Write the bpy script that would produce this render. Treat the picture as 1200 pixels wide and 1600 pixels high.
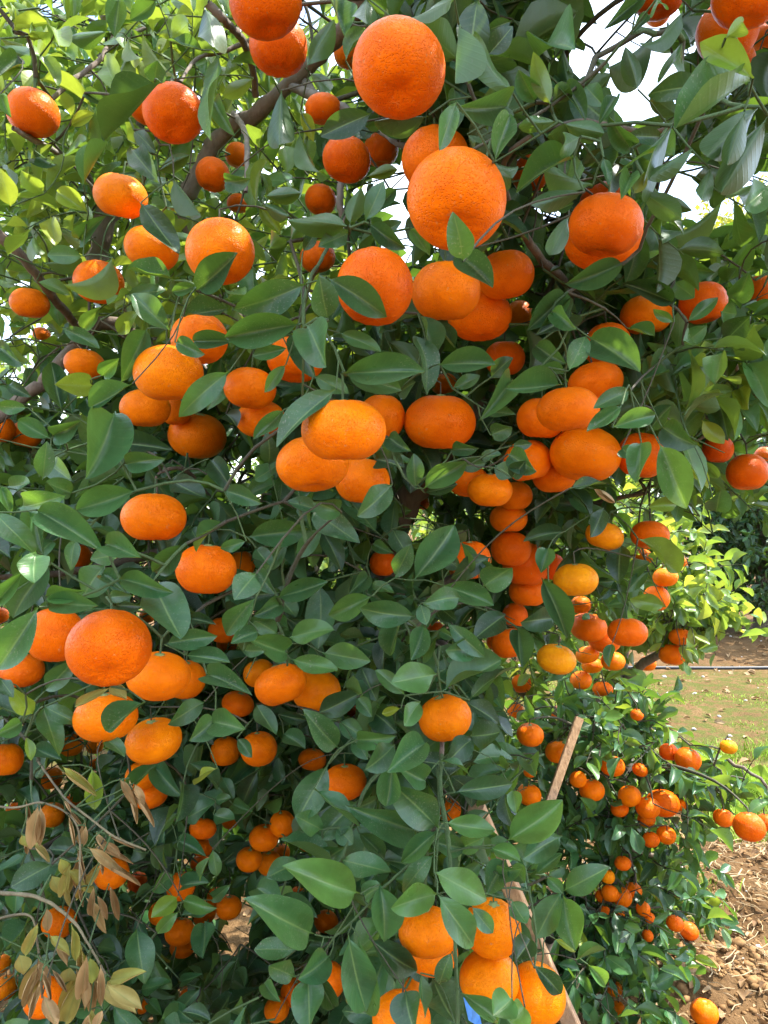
import bpy, math, random
import numpy as np
from mathutils import Vector, Matrix, noise

random.seed(7)
rng = np.random.default_rng(11)
sc = bpy.context.scene
C = sc.collection
for o in list(bpy.data.objects):
    bpy.data.objects.remove(o)

# ------------------------------------------------------------------ camera, sky, sun, exposure
F, CX, CY, CAMZ = 1150.0, 600.0, 800.0, 1.45
cam = bpy.data.cameras.new('camera')
cam.sensor_fit = 'HORIZONTAL'; cam.sensor_width = 36.0; cam.lens = 36.0 * F / 1200.0
cam.clip_start = 0.05; cam.clip_end = 2000
camo = bpy.data.objects.new('camera', cam); C.objects.link(camo)
camo.location = (0, 0, CAMZ); camo.rotation_euler = (math.radians(90), 0, 0)
sc.camera = camo

SUN = Vector((0.46, 0.16, 0.87)).normalized()           # direction towards the sun
world = bpy.data.worlds.new('World'); sc.world = world; world.use_nodes = True
wn = world.node_tree.nodes; wl = world.node_tree.links
for n in list(wn): wn.remove(n)
w_out = wn.new('ShaderNodeOutputWorld'); w_bg = wn.new('ShaderNodeBackground')
w_sky = wn.new('ShaderNodeTexSky'); w_sky.sky_type = 'NISHITA'; w_sky.sun_disc = False
w_sky.sun_elevation = math.asin(SUN.z); w_sky.sun_rotation = math.atan2(SUN.x, SUN.y)
w_sky.air_density = 1.0; w_sky.dust_density = 1.4; w_sky.ozone_density = 1.5
w_tc = wn.new('ShaderNodeTexCoord'); w_map = wn.new('ShaderNodeMapping'); w_map.inputs['Scale'].default_value = (1, 1, 1.7)
w_no = wn.new('ShaderNodeTexNoise'); w_no.inputs['Scale'].default_value = 2.2; w_no.inputs['Detail'].default_value = 7
w_no.inputs['Roughness'].default_value = 0.55
w_cr = wn.new('ShaderNodeValToRGB'); w_cr.color_ramp.elements[0].position = 0.38; w_cr.color_ramp.elements[1].position = 0.66
w_mix = wn.new('ShaderNodeMixRGB'); w_mix.inputs[2].default_value = (5.2, 5.6, 6.2, 1)
wl.new(w_tc.outputs['Generated'], w_map.inputs[0]); wl.new(w_map.outputs[0], w_no.inputs['Vector'])
wl.new(w_no.outputs['Fac'], w_cr.inputs[0]); wl.new(w_cr.outputs[0], w_mix.inputs[0])
wl.new(w_sky.outputs[0], w_mix.inputs[1]); wl.new(w_mix.outputs[0], w_bg.inputs[0])
w_bg.inputs[1].default_value = 0.15
wl.new(w_bg.outputs[0], w_out.inputs[0])

sd = bpy.data.lights.new('sun', 'SUN'); sd.energy = 2.6; sd.angle = math.radians(0.53); sd.color = (1.0, 0.955, 0.88)
so = bpy.data.objects.new('sun', sd); C.objects.link(so)
so.rotation_euler = (-SUN).to_track_quat('-Z', 'Y').to_euler(); so.location = (3, 1, 8)

vs = sc.view_settings
vs.view_transform = 'Standard'; vs.look = 'None'; vs.exposure = 2.35; vs.gamma = 1.0; vs.use_curve_mapping = False
sc.cycles.use_denoising = True
sc.cycles.max_bounces = 8; sc.cycles.transmission_bounces = 6; sc.cycles.diffuse_bounces = 4

# ------------------------------------------------------------------ small helpers
def P(x, y, d):
    """photo pixel + depth along the view axis -> point in the orchard"""
    return np.array(((x - CX) / F * d, d, CAMZ - (y - CY) / F * d))
def px(p):
    return CX + p[0] / p[1] * F, CY - (p[2] - CAMZ) / p[1] * F

def link(name, me, parent=None, mat=None):
    o = bpy.data.objects.new(name, me); C.objects.link(o)
    if parent is not None: o.parent = parent
    if mat is not None and me is not None and not me.materials: me.materials.append(mat)
    return o
def empty(name, loc):
    o = bpy.data.objects.new(name, None); o.empty_display_size = 0.05
    C.objects.link(o); o.location = loc; return o
def tag(o, label, cat=None, group=None, kind=None):
    if label: o['label'] = label
    if cat: o['category'] = cat
    if group: o['group'] = group
    if kind: o['kind'] = kind
    return o

def np_mesh(name, V, Q, mat, uv=None, tint=None, smooth=True):
    """mesh from numpy: V (n,3), Q (m,4) quads or (m,3) triangles"""
    me = bpy.data.meshes.new(name)
    k = Q.shape[1]; m = len(Q)
    me.vertices.add(len(V)); me.vertices.foreach_set('co', V.astype(np.float32).ravel())
    me.loops.add(m * k); me.loops.foreach_set('vertex_index', Q.astype(np.int32).ravel())
    me.polygons.add(m); me.polygons.foreach_set('loop_start', np.arange(0, m * k, k, dtype=np.int32))
    me.polygons.foreach_set('loop_total', np.full(m, k, dtype=np.int32))
    if smooth: me.polygons.foreach_set('use_smooth', np.ones(m, dtype=bool))
    me.update(calc_edges=True)
    if uv is not None:
        l = me.uv_layers.new(name='UVMap'); l.data.foreach_set('uv', uv[Q.ravel()].astype(np.float32).ravel())
    if tint is not None:
        a = me.attributes.new('tint', 'FLOAT', 'POINT'); a.data.foreach_set('value', tint.astype(np.float32))
    if mat: me.materials.append(mat)
    return me

class Bag:
    """collects quad pieces into one mesh"""
    def __init__(s): s.V = []; s.Q = []; s.U = []; s.T = []; s.n = 0
    def add(s, V, Q, U=None, t=0.5):
        s.V.append(V); s.Q.append(Q + s.n); s.n += len(V)
        s.U.append(U if U is not None else np.zeros((len(V), 2))); s.T.append(np.full(len(V), t))
    def mesh(s, name, mat):
        return np_mesh(name, np.concatenate(s.V), np.concatenate(s.Q), mat, np.concatenate(s.U), np.concatenate(s.T))

def tube(pts, rad, n=6):
    pts = np.asarray(pts, float); m = len(pts); rad = np.broadcast_to(rad, m)
    t = np.gradient(pts, axis=0); t /= np.linalg.norm(t, axis=1)[:, None] + 1e-9
    ref = np.array((0.31, 0.87, 0.38)); a = np.cross(t, ref); a /= np.linalg.norm(a, axis=1)[:, None] + 1e-9
    b = np.cross(t, a); an = np.linspace(0, 2 * np.pi, n, endpoint=False)
    V = pts[:, None] + rad[:, None, None] * (np.cos(an)[None, :, None] * a[:, None] + np.sin(an)[None, :, None] * b[:, None])
    V = V.reshape(-1, 3); i = np.arange(m - 1)[:, None] * n; j = np.arange(n)[None]
    Q = np.stack([i + j, i + (j + 1) % n, i + n + (j + 1) % n, i + n + j], -1).reshape(-1, 4)
    s = np.concatenate([[0], np.cumsum(np.linalg.norm(np.diff(pts, axis=0), axis=1))])
    U = np.stack([np.repeat(s, n), np.tile(an / 6.283, m)], -1)
    return V, Q, U

def smooth_path(pts, k=6):
    """Catmull-Rom through points (rows may carry extra columns such as the radius)"""
    p = np.asarray(pts, float); p = np.vstack([2 * p[0] - p[1], p, 2 * p[-1] - p[-2]]); out = []
    for i in range(1, len(p) - 2):
        for t in np.linspace(0, 1, k, endpoint=False):
            a, b, c, d = p[i - 1], p[i], p[i + 1], p[i + 2]
            out.append(0.5 * (2 * b + (c - a) * t + (2 * a - 5 * b + 4 * c - d) * t * t + (3 * b - a - 3 * c + d) * t ** 3))
    out.append(p[-2]); return np.array(out)

# ------------------------------------------------------------------ materials
def new_mat(name):
    m = bpy.data.materials.new(name); m.use_nodes = True
    nt = m.node_tree
    for n in list(nt.nodes): nt.nodes.remove(n)
    out = nt.nodes.new('ShaderNodeOutputMaterial')
    return m, nt, out
def nd(nt, t, **kw):
    n = nt.nodes.new(t)
    for k, v in kw.items():
        if k.startswith('i_'): n.inputs[k[2:].replace('_', ' ')].default_value = v
        else: setattr(n, k, v)
    return n
def ramp(nt, stops, interp='LINEAR'):
    r = nt.nodes.new('ShaderNodeValToRGB'); r.color_ramp.interpolation = interp
    e = r.color_ramp.elements
    while len(e) < len(stops): e.new(0.5)
    for q, (p, c) in zip(e, stops): q.position = p; q.color = (*c, 1) if len(c) == 3 else c
    return r

def leaf_material(name, by_object, cols, under, trans, rough=0.34, dust=0.5, tfac=0.3, vein=0.7, spec=0.55):
    """waxy citrus leaf: pale midrib and side veins from the leaf's own uv, paler underside, light shining through"""
    m, nt, out = new_mat(name); L = nt.links.new
    if by_object:
        oi = nd(nt, 'ShaderNodeObjectInfo'); tint = oi.outputs['Random']
        ocol = oi.outputs['Color']; sx = nd(nt, 'ShaderNodeSeparateColor'); L(ocol, sx.inputs[0]); tint = sx.outputs[0]; dusty = sx.outputs[1]
    else:
        at = nd(nt, 'ShaderNodeAttribute', attribute_name='tint'); tint = at.outputs['Fac']; dusty = None
    cr = ramp(nt, cols); L(tint, cr.inputs[0])
    uv = nd(nt, 'ShaderNodeUVMap'); sp = nd(nt, 'ShaderNodeSeparateXYZ'); L(uv.outputs[0], sp.inputs[0])
    ay = nd(nt, 'ShaderNodeMath', operation='ABSOLUTE'); L(sp.outputs[1], ay.inputs[0])          # 0 on the midrib, 1 at the edge
    # side veins: stripes along u - 0.35*|v|
    mu = nd(nt, 'ShaderNodeMath', operation='MULTIPLY_ADD'); L(ay.outputs[0], mu.inputs[0]); mu.inputs[1].default_value = -0.16; L(sp.outputs[0], mu.inputs[2])
    st = nd(nt, 'ShaderNodeMath', operation='MULTIPLY'); L(mu.outputs[0], st.inputs[0]); st.inputs[1].default_value = 58.0
    sn = nd(nt, 'ShaderNodeMath', operation='SINE'); L(st.outputs[0], sn.inputs[0])
    vr = ramp(nt, [(0.0, (0, 0, 0)), (0.72, (0, 0, 0)), (1.0, (1, 1, 1))])
    s2 = nd(nt, 'ShaderNodeMath', operation='MULTIPLY_ADD'); L(sn.outputs[0], s2.inputs[0]); s2.inputs[1].default_value = 0.5; s2.inputs[2].default_value = 0.5
    L(s2.outputs[0], vr.inputs[0])
    mr = ramp(nt, [(0.0, (1, 1, 1)), (0.035, (0.8, 0.8, 0.8)), (0.085, (0, 0, 0))]); L(ay.outputs[0], mr.inputs[0])
    # colour
    geo = nd(nt, 'ShaderNodeNewGeometry')
    no = nd(nt, 'ShaderNodeTexNoise', i_Scale=38.0, i_Detail=4.0); L(geo.outputs['Position'], no.inputs['Vector'])
    nr = ramp(nt, [(0.3, (0.72, 0.72, 0.72)), (0.7, (1.2, 1.2, 1.2))]); L(no.outputs['Fac'], nr.inputs[0])
    c1 = nd(nt, 'ShaderNodeMixRGB', blend_type='MULTIPLY', i_Fac=1.0); L(cr.outputs[0], c1.inputs[1]); L(nr.outputs[0], c1.inputs[2])
    c2 = nd(nt, 'ShaderNodeMixRGB'); c2.inputs[2].default_value = (0.17, 0.27, 0.085, 1); L(c1.outputs[0], c2.inputs[1])
    vm = nd(nt, 'ShaderNodeMath', operation='MULTIPLY_ADD'); L(vr.outputs[0], vm.inputs[0]); vm.inputs[1].default_value = 0.10 * vein
    mm = nd(nt, 'ShaderNodeMath', operation='MULTIPLY'); L(mr.outputs[0], mm.inputs[0]); mm.inputs[1].default_value = vein
    L(mm.outputs[0], vm.inputs[2]); L(vm.outputs[0], c2.inputs[0])
    # dust specks with a shape of their own
    sk = nd(nt, 'ShaderNodeTexNoise', i_Scale=520.0, i_Detail=2.0); L(geo.outputs['Position'], sk.inputs['Vector'])
    sr = ramp(nt, [(0.60, (0, 0, 0)), (0.70, (1, 1, 1))]); L(sk.outputs['Fac'], sr.inputs[0])
    pt = nd(nt, 'ShaderNodeTexNoise', i_Scale=26.0, i_Detail=3.0); L(geo.outputs['Position'], pt.inputs['Vector'])
    pr = ramp(nt, [(0.42, (0.06, 0.06, 0.06)), (0.68, (1, 1, 1))]); L(pt.outputs['Fac'], pr.inputs[0])
    dm = nd(nt, 'ShaderNodeMath', operation='MULTIPLY'); L(sr.outputs[0], dm.inputs[0]); L(pr.outputs[0], dm.inputs[1])
    d2 = nd(nt, 'ShaderNodeMath', operation='MULTIPLY'); L(dm.outputs[0], d2.inputs[0])
    if dusty is not None: L(dusty, d2.inputs[1])
    else: d2.inputs[1].default_value = dust
    c3 = nd(nt, 'ShaderNodeMixRGB'); c3.inputs[2].default_value = (0.33, 0.33, 0.24, 1); L(d2.outputs[0], c3.inputs[0]); L(c2.outputs[0], c3.inputs[1])
    # underside
    cu = nd(nt, 'ShaderNodeMixRGB', i_Fac=0.62); cu.inputs[2].default_value = (*under, 1); L(c3.outputs[0], cu.inputs[1])
    cf = nd(nt, 'ShaderNodeMixRGB'); L(geo.outputs['Backfacing'], cf.inputs[0]); L(c3.outputs[0], cf.inputs[1]); L(cu.outputs[0], cf.inputs[2])
    # relief
    hv = nd(nt, 'ShaderNodeMath', operation='MULTIPLY_ADD'); L(vr.outputs[0], hv.inputs[0]); hv.inputs[1].default_value = -0.22
    hm = nd(nt, 'ShaderNodeMath', operation='MULTIPLY_ADD'); L(mr.outputs[0], hm.inputs[0]); hm.inputs[1].default_value = -0.9; L(no.outputs['Fac'], hm.inputs[2])
    L(hm.outputs[0], hv.inputs[2])
    bp = nd(nt, 'ShaderNodeBump', i_Strength=0.3, i_Distance=0.0014); L(hv.outputs[0], bp.inputs['Height'])
    pb = nd(nt, 'ShaderNodeBsdfPrincipled'); L(cf.outputs[0], pb.inputs['Base Color']); L(bp.outputs[0], pb.inputs['Normal'])
    pb.inputs['Specular IOR Level'].default_value = spec
    rr = ramp(nt, [(0.3, (rough - 0.08,) * 3), (0.7, (rough + 0.14,) * 3)]); L(pt.outputs['Fac'], rr.inputs[0]); L(rr.outputs[0], pb.inputs['Roughness'])
    tr = nd(nt, 'ShaderNodeBsdfTranslucent')
    tc = nd(nt, 'ShaderNodeMixRGB', blend_type='MULTIPLY', i_Fac=0.55); trr = ramp(nt, [(0.0, tuple(0.45 * c for c in trans)), (0.55, trans), (1.0, (min(1, trans[0] * 2.3), min(1, trans[1] * 1.55), trans[2] * 1.4))]); L(tint, trr.inputs[0]); L(trr.outputs[0], tc.inputs[1]); L(nr.outputs[0], tc.inputs[2]); L(tc.outputs[0], tr.inputs['Color'])
    mx = nd(nt, 'ShaderNodeMixShader', i_Fac=tfac); L(pb.outputs[0], mx.inputs[1]); L(tr.outputs[0], mx.inputs[2]); L(mx.outputs[0], out.inputs[0])
    return m

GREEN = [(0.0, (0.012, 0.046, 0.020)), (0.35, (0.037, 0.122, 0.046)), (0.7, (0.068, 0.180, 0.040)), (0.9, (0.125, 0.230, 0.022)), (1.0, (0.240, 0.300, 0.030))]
M_leaf_obj = leaf_material('citrus_leaf', True, GREEN, (0.060, 0.118, 0.042), (0.22, 0.40, 0.035))
M_leaf = leaf_material('citrus_foliage', False, GREEN, (0.060, 0.118, 0.042), (0.22, 0.40, 0.035))
BRIGHT = [(0.0, (0.050, 0.125, 0.026)), (0.6, (0.095, 0.205, 0.036)), (1.0, (0.200, 0.300, 0.050))]  # greens of the sunlit trees, with sunlight put into the leaf colour
M_bright_obj = leaf_material('sunlit_tone_leaf', True, BRIGHT, (0.16, 0.24, 0.09), (0.34, 0.50, 0.05), tfac=0.36)
M_bright = leaf_material('sunlit_tone_foliage', False, BRIGHT, (0.16, 0.24, 0.09), (0.34, 0.50, 0.05), tfac=0.36)
DRY = [(0.0, (0.38, 0.23, 0.10)), (0.45, (0.52, 0.36, 0.17)), (0.7, (0.34, 0.32, 0.085)), (1.0, (0.25, 0.31, 0.05))]
M_dry_obj = leaf_material('withered_leaf', True, DRY, (0.42, 0.30, 0.16), (0.42, 0.26, 0.08), rough=0.62, tfac=0.16, vein=0.35, spec=0.25)
M_litter = leaf_material('leaf_litter', False, [(0.0, (0.13, 0.066, 0.028)), (0.5, (0.27, 0.160, 0.075)), (1.0, (0.40, 0.28, 0.15))], (0.36, 0.26, 0.16), (0.2, 0.12, 0.05), rough=0.7, tfac=0.05, vein=0.3, spec=0.2)
YEL = [(0.0, (0.20, 0.25, 0.03)), (1.0, (0.36, 0.36, 0.04))]
M_yellow = leaf_material('yellow_foliage', False, YEL, (0.25, 0.28, 0.06), (0.55, 0.55, 0.05), tfac=0.4)
M_yellow_obj = leaf_material('yellow_leaf', True, YEL, (0.25, 0.28, 0.06), (0.55, 0.55, 0.05), tfac=0.4)

def bark_material(name, a, b, scale=1.0, green=None):
    m, nt, out = new_mat(name); L = nt.links.new
    g = nd(nt, 'ShaderNodeNewGeometry'); mp = nd(nt, 'ShaderNodeMapping'); mp.inputs['Scale'].default_value = (1, 1, 0.35); L(g.outputs['Position'], mp.inputs[0])
    n1 = nd(nt, 'ShaderNodeTexNoise', i_Scale=90.0 * scale, i_Detail=6.0, i_Roughness=0.65); L(mp.outputs[0], n1.inputs['Vector'])
    n2 = nd(nt, 'ShaderNodeTexNoise', i_Scale=14.0 * scale, i_Detail=3.0); L(g.outputs['Position'], n2.inputs['Vector'])
    cr = ramp(nt, [(0.28, a), (0.72, b)]); L(n1.outputs['Fac'], cr.inputs[0])
    mx = nd(nt, 'ShaderNodeMixRGB'); L(cr.outputs[0], mx.inputs[1])
    mx.inputs[2].default_value = (*(green or tuple(0.6 * v for v in a)), 1)
    r2 = ramp(nt, [(0.45, (0, 0, 0)), (0.65, (0.75, 0.75, 0.75))]); L(n2.outputs['Fac'], r2.inputs[0]); L(r2.outputs[0], mx.inputs[0])
    bp = nd(nt, 'ShaderNodeBump', i_Strength=0.8, i_Distance=0.004); L(n1.outputs['Fac'], bp.inputs['Height'])
    pb = nd(nt, 'ShaderNodeBsdfPrincipled', i_Roughness=0.85); L(mx.outputs[0], pb.inputs['Base Color']); L(bp.outputs[0], pb.inputs['Normal'])
    L(pb.outputs[0], out.inputs[0]); return m
M_bark = bark_material('bark', (0.085, 0.058, 0.040), (0.22, 0.165, 0.12), green=(0.15, 0.14, 0.11))
M_greybark = bark_material('grey_bark', (0.15, 0.13, 0.105), (0.30, 0.27, 0.22))
M_twig = bark_material('twig', (0.040, 0.040, 0.020), (0.085, 0.080, 0.042), 2.0, green=(0.06, 0.05, 0.034))
M_greentwig = bark_material('green_twig', (0.040, 0.080, 0.022), (0.085, 0.14, 0.045), 2.0, green=(0.06, 0.095, 0.036))
M_drytwig = bark_material('dry_twig', (0.13, 0.105, 0.055), (0.24, 0.20, 0.11), 2.0)
M_wood = bark_material('sawn_wood', (0.30, 0.16, 0.07), (0.58, 0.36, 0.19), 1.6, green=(0.26, 0.17, 0.11))

def peel_material():
    m, nt, out = new_mat('mandarin_peel'); L = nt.links.new
    oi = nd(nt, 'ShaderNodeObjectInfo'); tc = nd(nt, 'ShaderNodeTexCoord')
    sx = nd(nt, 'ShaderNodeSeparateColor'); L(oi.outputs['Color'], sx.inputs[0])
    cr = ramp(nt, [(0.0, (0.74, 0.088, 0.001)), (0.4, (0.90, 0.175, 0.001)), (0.7, (0.92, 0.240, 0.001)), (1.0, (0.84, 0.300, 0.004))]); L(sx.outputs[0], cr.inputs[0])
    of = nd(nt, 'ShaderNodeVectorMath', operation='ADD'); L(tc.outputs['Object'], of.inputs[0]); L(oi.outputs['Location'], of.inputs[1])
    n2 = nd(nt, 'ShaderNodeTexNoise', i_Scale=1.6, i_Detail=3.0); L(of.outputs[0], n2.inputs['Vector'])
    r2 = ramp(nt, [(0.3, (0.86, 0.76, 0.7)), (0.7, (1.08, 1.14, 1.1))]); L(n2.outputs['Fac'], r2.inputs[0])
    mx = nd(nt, 'ShaderNodeMixRGB', blend_type='MULTIPLY', i_Fac=1.0); L(cr.outputs[0], mx.inputs[1]); L(r2.outputs[0], mx.inputs[2])
    # rare scars and specks
    n3 = nd(nt, 'ShaderNodeTexNoise', i_Scale=9.0, i_Detail=5.0); L(of.outputs[0], n3.inputs['Vector'])
    r3 = ramp(nt, [(0.64, (0, 0, 0)), (0.74, (0.6, 0.6, 0.6))]); L(n3.outputs['Fac'], r3.inputs[0])
    m3 = nd(nt, 'ShaderNodeMixRGB'); m3.inputs[2].default_value = (0.62, 0.26, 0.09, 1); L(r3.outputs[0], m3.inputs[0]); L(mx.outputs[0], m3.inputs[1])
    vo = nd(nt, 'ShaderNodeTexVoronoi', i_Scale=23.0); L(tc.outputs['Object'], vo.inputs['Vector'])
    vr = ramp(nt, [(0.0, (0, 0, 0)), (0.42, (1, 1, 1))]); L(vo.outputs['Distance'], vr.inputs[0])
    n4 = nd(nt, 'ShaderNodeTexNoise', i_Scale=7.0, i_Detail=2.0); L(of.outputs[0], n4.inputs['Vector'])
    ad = nd(nt, 'ShaderNodeMath', operation='MULTIPLY_ADD'); L(n4.outputs['Fac'], ad.inputs[0]); ad.inputs[1].default_value = 0.9; L(vr.outputs[0], ad.inputs[2])
    bp = nd(nt, 'ShaderNodeBump', i_Strength=0.8, i_Distance=0.0013); L(ad.outputs[0], bp.inputs['Height'])
    pb = nd(nt, 'ShaderNodeBsdfPrincipled', i_Roughness=0.38); pb.inputs['Specular IOR Level'].default_value = 0.26; pb.inputs['Specular Tint'].default_value = (1.0, 0.66, 0.34, 1)
    pb.inputs['Subsurface Weight'].default_value = 0.12; pb.inputs['Subsurface Radius'].default_value = (1.0, 0.35, 0.08); pb.inputs['Subsurface Scale'].default_value = 0.008
    L(m3.outputs[0], pb.inputs['Base Color']); L(bp.outputs[0], pb.inputs['Normal']); L(pb.outputs[0], out.inputs[0]); return m
M_peel = peel_material()

def plain(name, col, rough=0.6, var=0.25, scale=60.0, bump=0.2, spec=0.4):
    m, nt, out = new_mat(name); L = nt.links.new
    g = nd(nt, 'ShaderNodeNewGeometry'); n = nd(nt, 'ShaderNodeTexNoise', i_Scale=scale, i_Detail=4.0); L(g.outputs['Position'], n.inputs['Vector'])
    cr = ramp(nt, [(0.3, tuple(c * (1 - var) for c in col)), (0.7, tuple(min(1, c * (1 + var)) for c in col))]); L(n.outputs['Fac'], cr.inputs[0])
    bp = nd(nt, 'ShaderNodeBump', i_Strength=bump, i_Distance=0.003); L(n.outputs['Fac'], bp.inputs['Height'])
    pb = nd(nt, 'ShaderNodeBsdfPrincipled', i_Roughness=rough); pb.inputs['Specular IOR Level'].default_value = spec
    L(cr.outputs[0], pb.inputs['Base Color']); L(bp.outputs[0], pb.inputs['Normal']); L(pb.outputs[0], out.inputs[0]); return m
M_calyx = plain('calyx_green', (0.22, 0.27, 0.09), 0.7)
M_hose = plain('black_pipe', (0.022, 0.023, 0.026), 0.45)
M_blue = plain('blue_plastic', (0.10, 0.30, 0.72), 0.4, 0.12)
M_grass = plain('grass_blade', (0.24, 0.37, 0.020), 0.6, 0.45, 9.0)
M_clod = plain('clod', (0.235, 0.135, 0.058), 0.95, 0.35, 50.0, 0.6, 0.1)
M_stone = plain('stone', (0.46, 0.42, 0.37), 0.8, 0.25, 30.0, 0.4, 0.2)
M_straw = plain('straw', (0.42, 0.31, 0.17), 0.8, 0.3, 30.0)
M_rot = plain('rotting_peel', (0.62, 0.22, 0.09), 0.5, 0.3, 40.0, 0.4)
M_mould = plain('mould', (0.16, 0.10, 0.085), 0.9, 0.4, 90.0, 0.6)

def ground_material():
    m, nt, out = new_mat('orchard_soil'); L = nt.links.new
    g = nd(nt, 'ShaderNodeNewGeometry')
    n1 = nd(nt, 'ShaderNodeTexNoise', i_Scale=3.2, i_Detail=8.0, i_Roughness=0.62); L(g.outputs['Position'], n1.inputs['Vector'])
    n2 = nd(nt, 'ShaderNodeTexNoise', i_Scale=55.0, i_Detail=5.0, i_Roughness=0.7); L(g.outputs['Position'], n2.inputs['Vector'])
    cr = ramp(nt, [(0.28, (0.058, 0.031, 0.013)), (0.5, (0.140, 0.080, 0.034)), (0.74, (0.26, 0.165, 0.078))])
    av = nd(nt, 'ShaderNodeMixRGB', i_Fac=0.5); L(n1.outputs['Fac'], av.inputs[1]); L(n2.outputs['Fac'], av.inputs[2]); L(av.outputs[0], cr.inputs[0])
    # thin moss and turf over the strip beyond the tilled soil
    sp = nd(nt, 'ShaderNodeSeparateXYZ'); L(g.outputs['Position'], sp.inputs[0])
    yr = ramp(nt, [(0.0, (0, 0, 0)), (0.395, (0, 0, 0)), (0.43, (1, 1, 1)), (0.655, (1, 1, 1)), (0.69, (0, 0, 0))])
    ym = nd(nt, 'ShaderNodeMath', operation='MULTIPLY_ADD'); L(n1.outputs['Fac'], ym.inputs[0]); ym.inputs[1].default_value = 0.10
    y2 = nd(nt, 'ShaderNodeMath', operation='MULTIPLY_ADD'); L(sp.outputs[1], y2.inputs[0]); y2.inputs[1].default_value = 0.1; y2.inputs[2].default_value = -0.05; L(y2.outputs[0], ym.inputs[2])
    L(ym.outputs[0], yr.inputs[0])
    n3 = nd(nt, 'ShaderNodeTexNoise', i_Scale=9.0, i_Detail=6.0, i_Roughness=0.7); L(g.outputs['Position'], n3.inputs['Vector'])
    r3 = ramp(nt, [(0.43, (0.05, 0.05, 0.05)), (0.55, (0.9, 0.9, 0.9))]); L(n3.outputs['Fac'], r3.inputs[0])
    n3.inputs['Detail'].default_value = 9.0
    mm = nd(nt, 'ShaderNodeMath', operation='MULTIPLY'); L(yr.outputs[0], mm.inputs[0]); L(r3.outputs[0], mm.inputs[1])
    gc = ramp(nt, [(0.3, (0.040, 0.058, 0.010)), (0.7, (0.110, 0.115, 0.024))]); L(n2.outputs['Fac'], gc.inputs[0])
    mx = nd(nt, 'ShaderNodeMixRGB'); L(mm.outputs[0], mx.inputs[0]); L(cr.outputs[0], mx.inputs[1]); L(gc.outputs[0], mx.inputs[2])
    bp = nd(nt, 'ShaderNodeBump', i_Strength=0.9, i_Distance=0.018); L(n2.outputs['Fac'], bp.inputs['Height'])
    pb = nd(nt, 'ShaderNodeBsdfPrincipled', i_Roughness=0.95); pb.inputs['Specular IOR Level'].default_value = 0.1
    L(mx.outputs[0], pb.inputs['Base Color']); L(bp.outputs[0], pb.inputs['Normal']); L(pb.outputs[0], out.inputs[0]); return m
M_ground = ground_material()

# ------------------------------------------------------------------ ground
def gh(x, y):
    """height of the soil"""
    z = 0.05 * math.exp(-(((x - 0.98) / 0.26) ** 2 + ((y - 2.36) / 0.16) ** 2))
    z += 0.04 * math.exp(-(((x - 1.25) / 0.3) ** 2 + ((y - 2.9) / 0.22) ** 2))
    z += 0.07 * math.exp(-((y - 7.9) / 0.7) ** 2)
    near = max(0.0, 1 - max(0, y - 3.4) / 1.5)
    v = Vector((x, y, 0.3))
    z += 0.030 * near * noise.noise(v * 5.5) + 0.016 * (0.25 + 0.75 * near) * noise.noise(v * 17) + 0.008 * near * noise.noise(v * 43)
    return z
def axis(lo, hi, a, b, fine, grow=1.35):
    c = list(np.arange(a, b, fine)); s = fine
    while c[-1] < hi: s *= grow; c.append(c[-1] + s)
    s = fine
    while c[0] > lo: s *= grow; c.insert(0, c[0] - s)
    return np.array(c)
gx = axis(-600, 600, 0.15, 2.6, 0.0135); gy = axis(-400, 1200, 1.75, 4.2, 0.0135, 1.12)
GX, GY = np.meshgrid(gx, gy)
GZ = np.array([[gh(x, y) if (-3 < x < 6 and 1 < y < 11) else 0.0 for x in gx] for y in gy])
nx, ny = len(gx), len(gy)
ii = np.arange(ny - 1)[:, None] * nx + np.arange(nx - 1)[None]
GQ = np.stack([ii, ii + 1, ii + nx + 1, ii + nx], -1).reshape(-1, 4)
ground = link('ground', np_mesh('ground', np.stack([GX, GY, GZ], -1).reshape(-1, 3), GQ, M_ground))
tag(ground, 'brown tilled orchard soil with a mossy strip', kind='structure')

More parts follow.
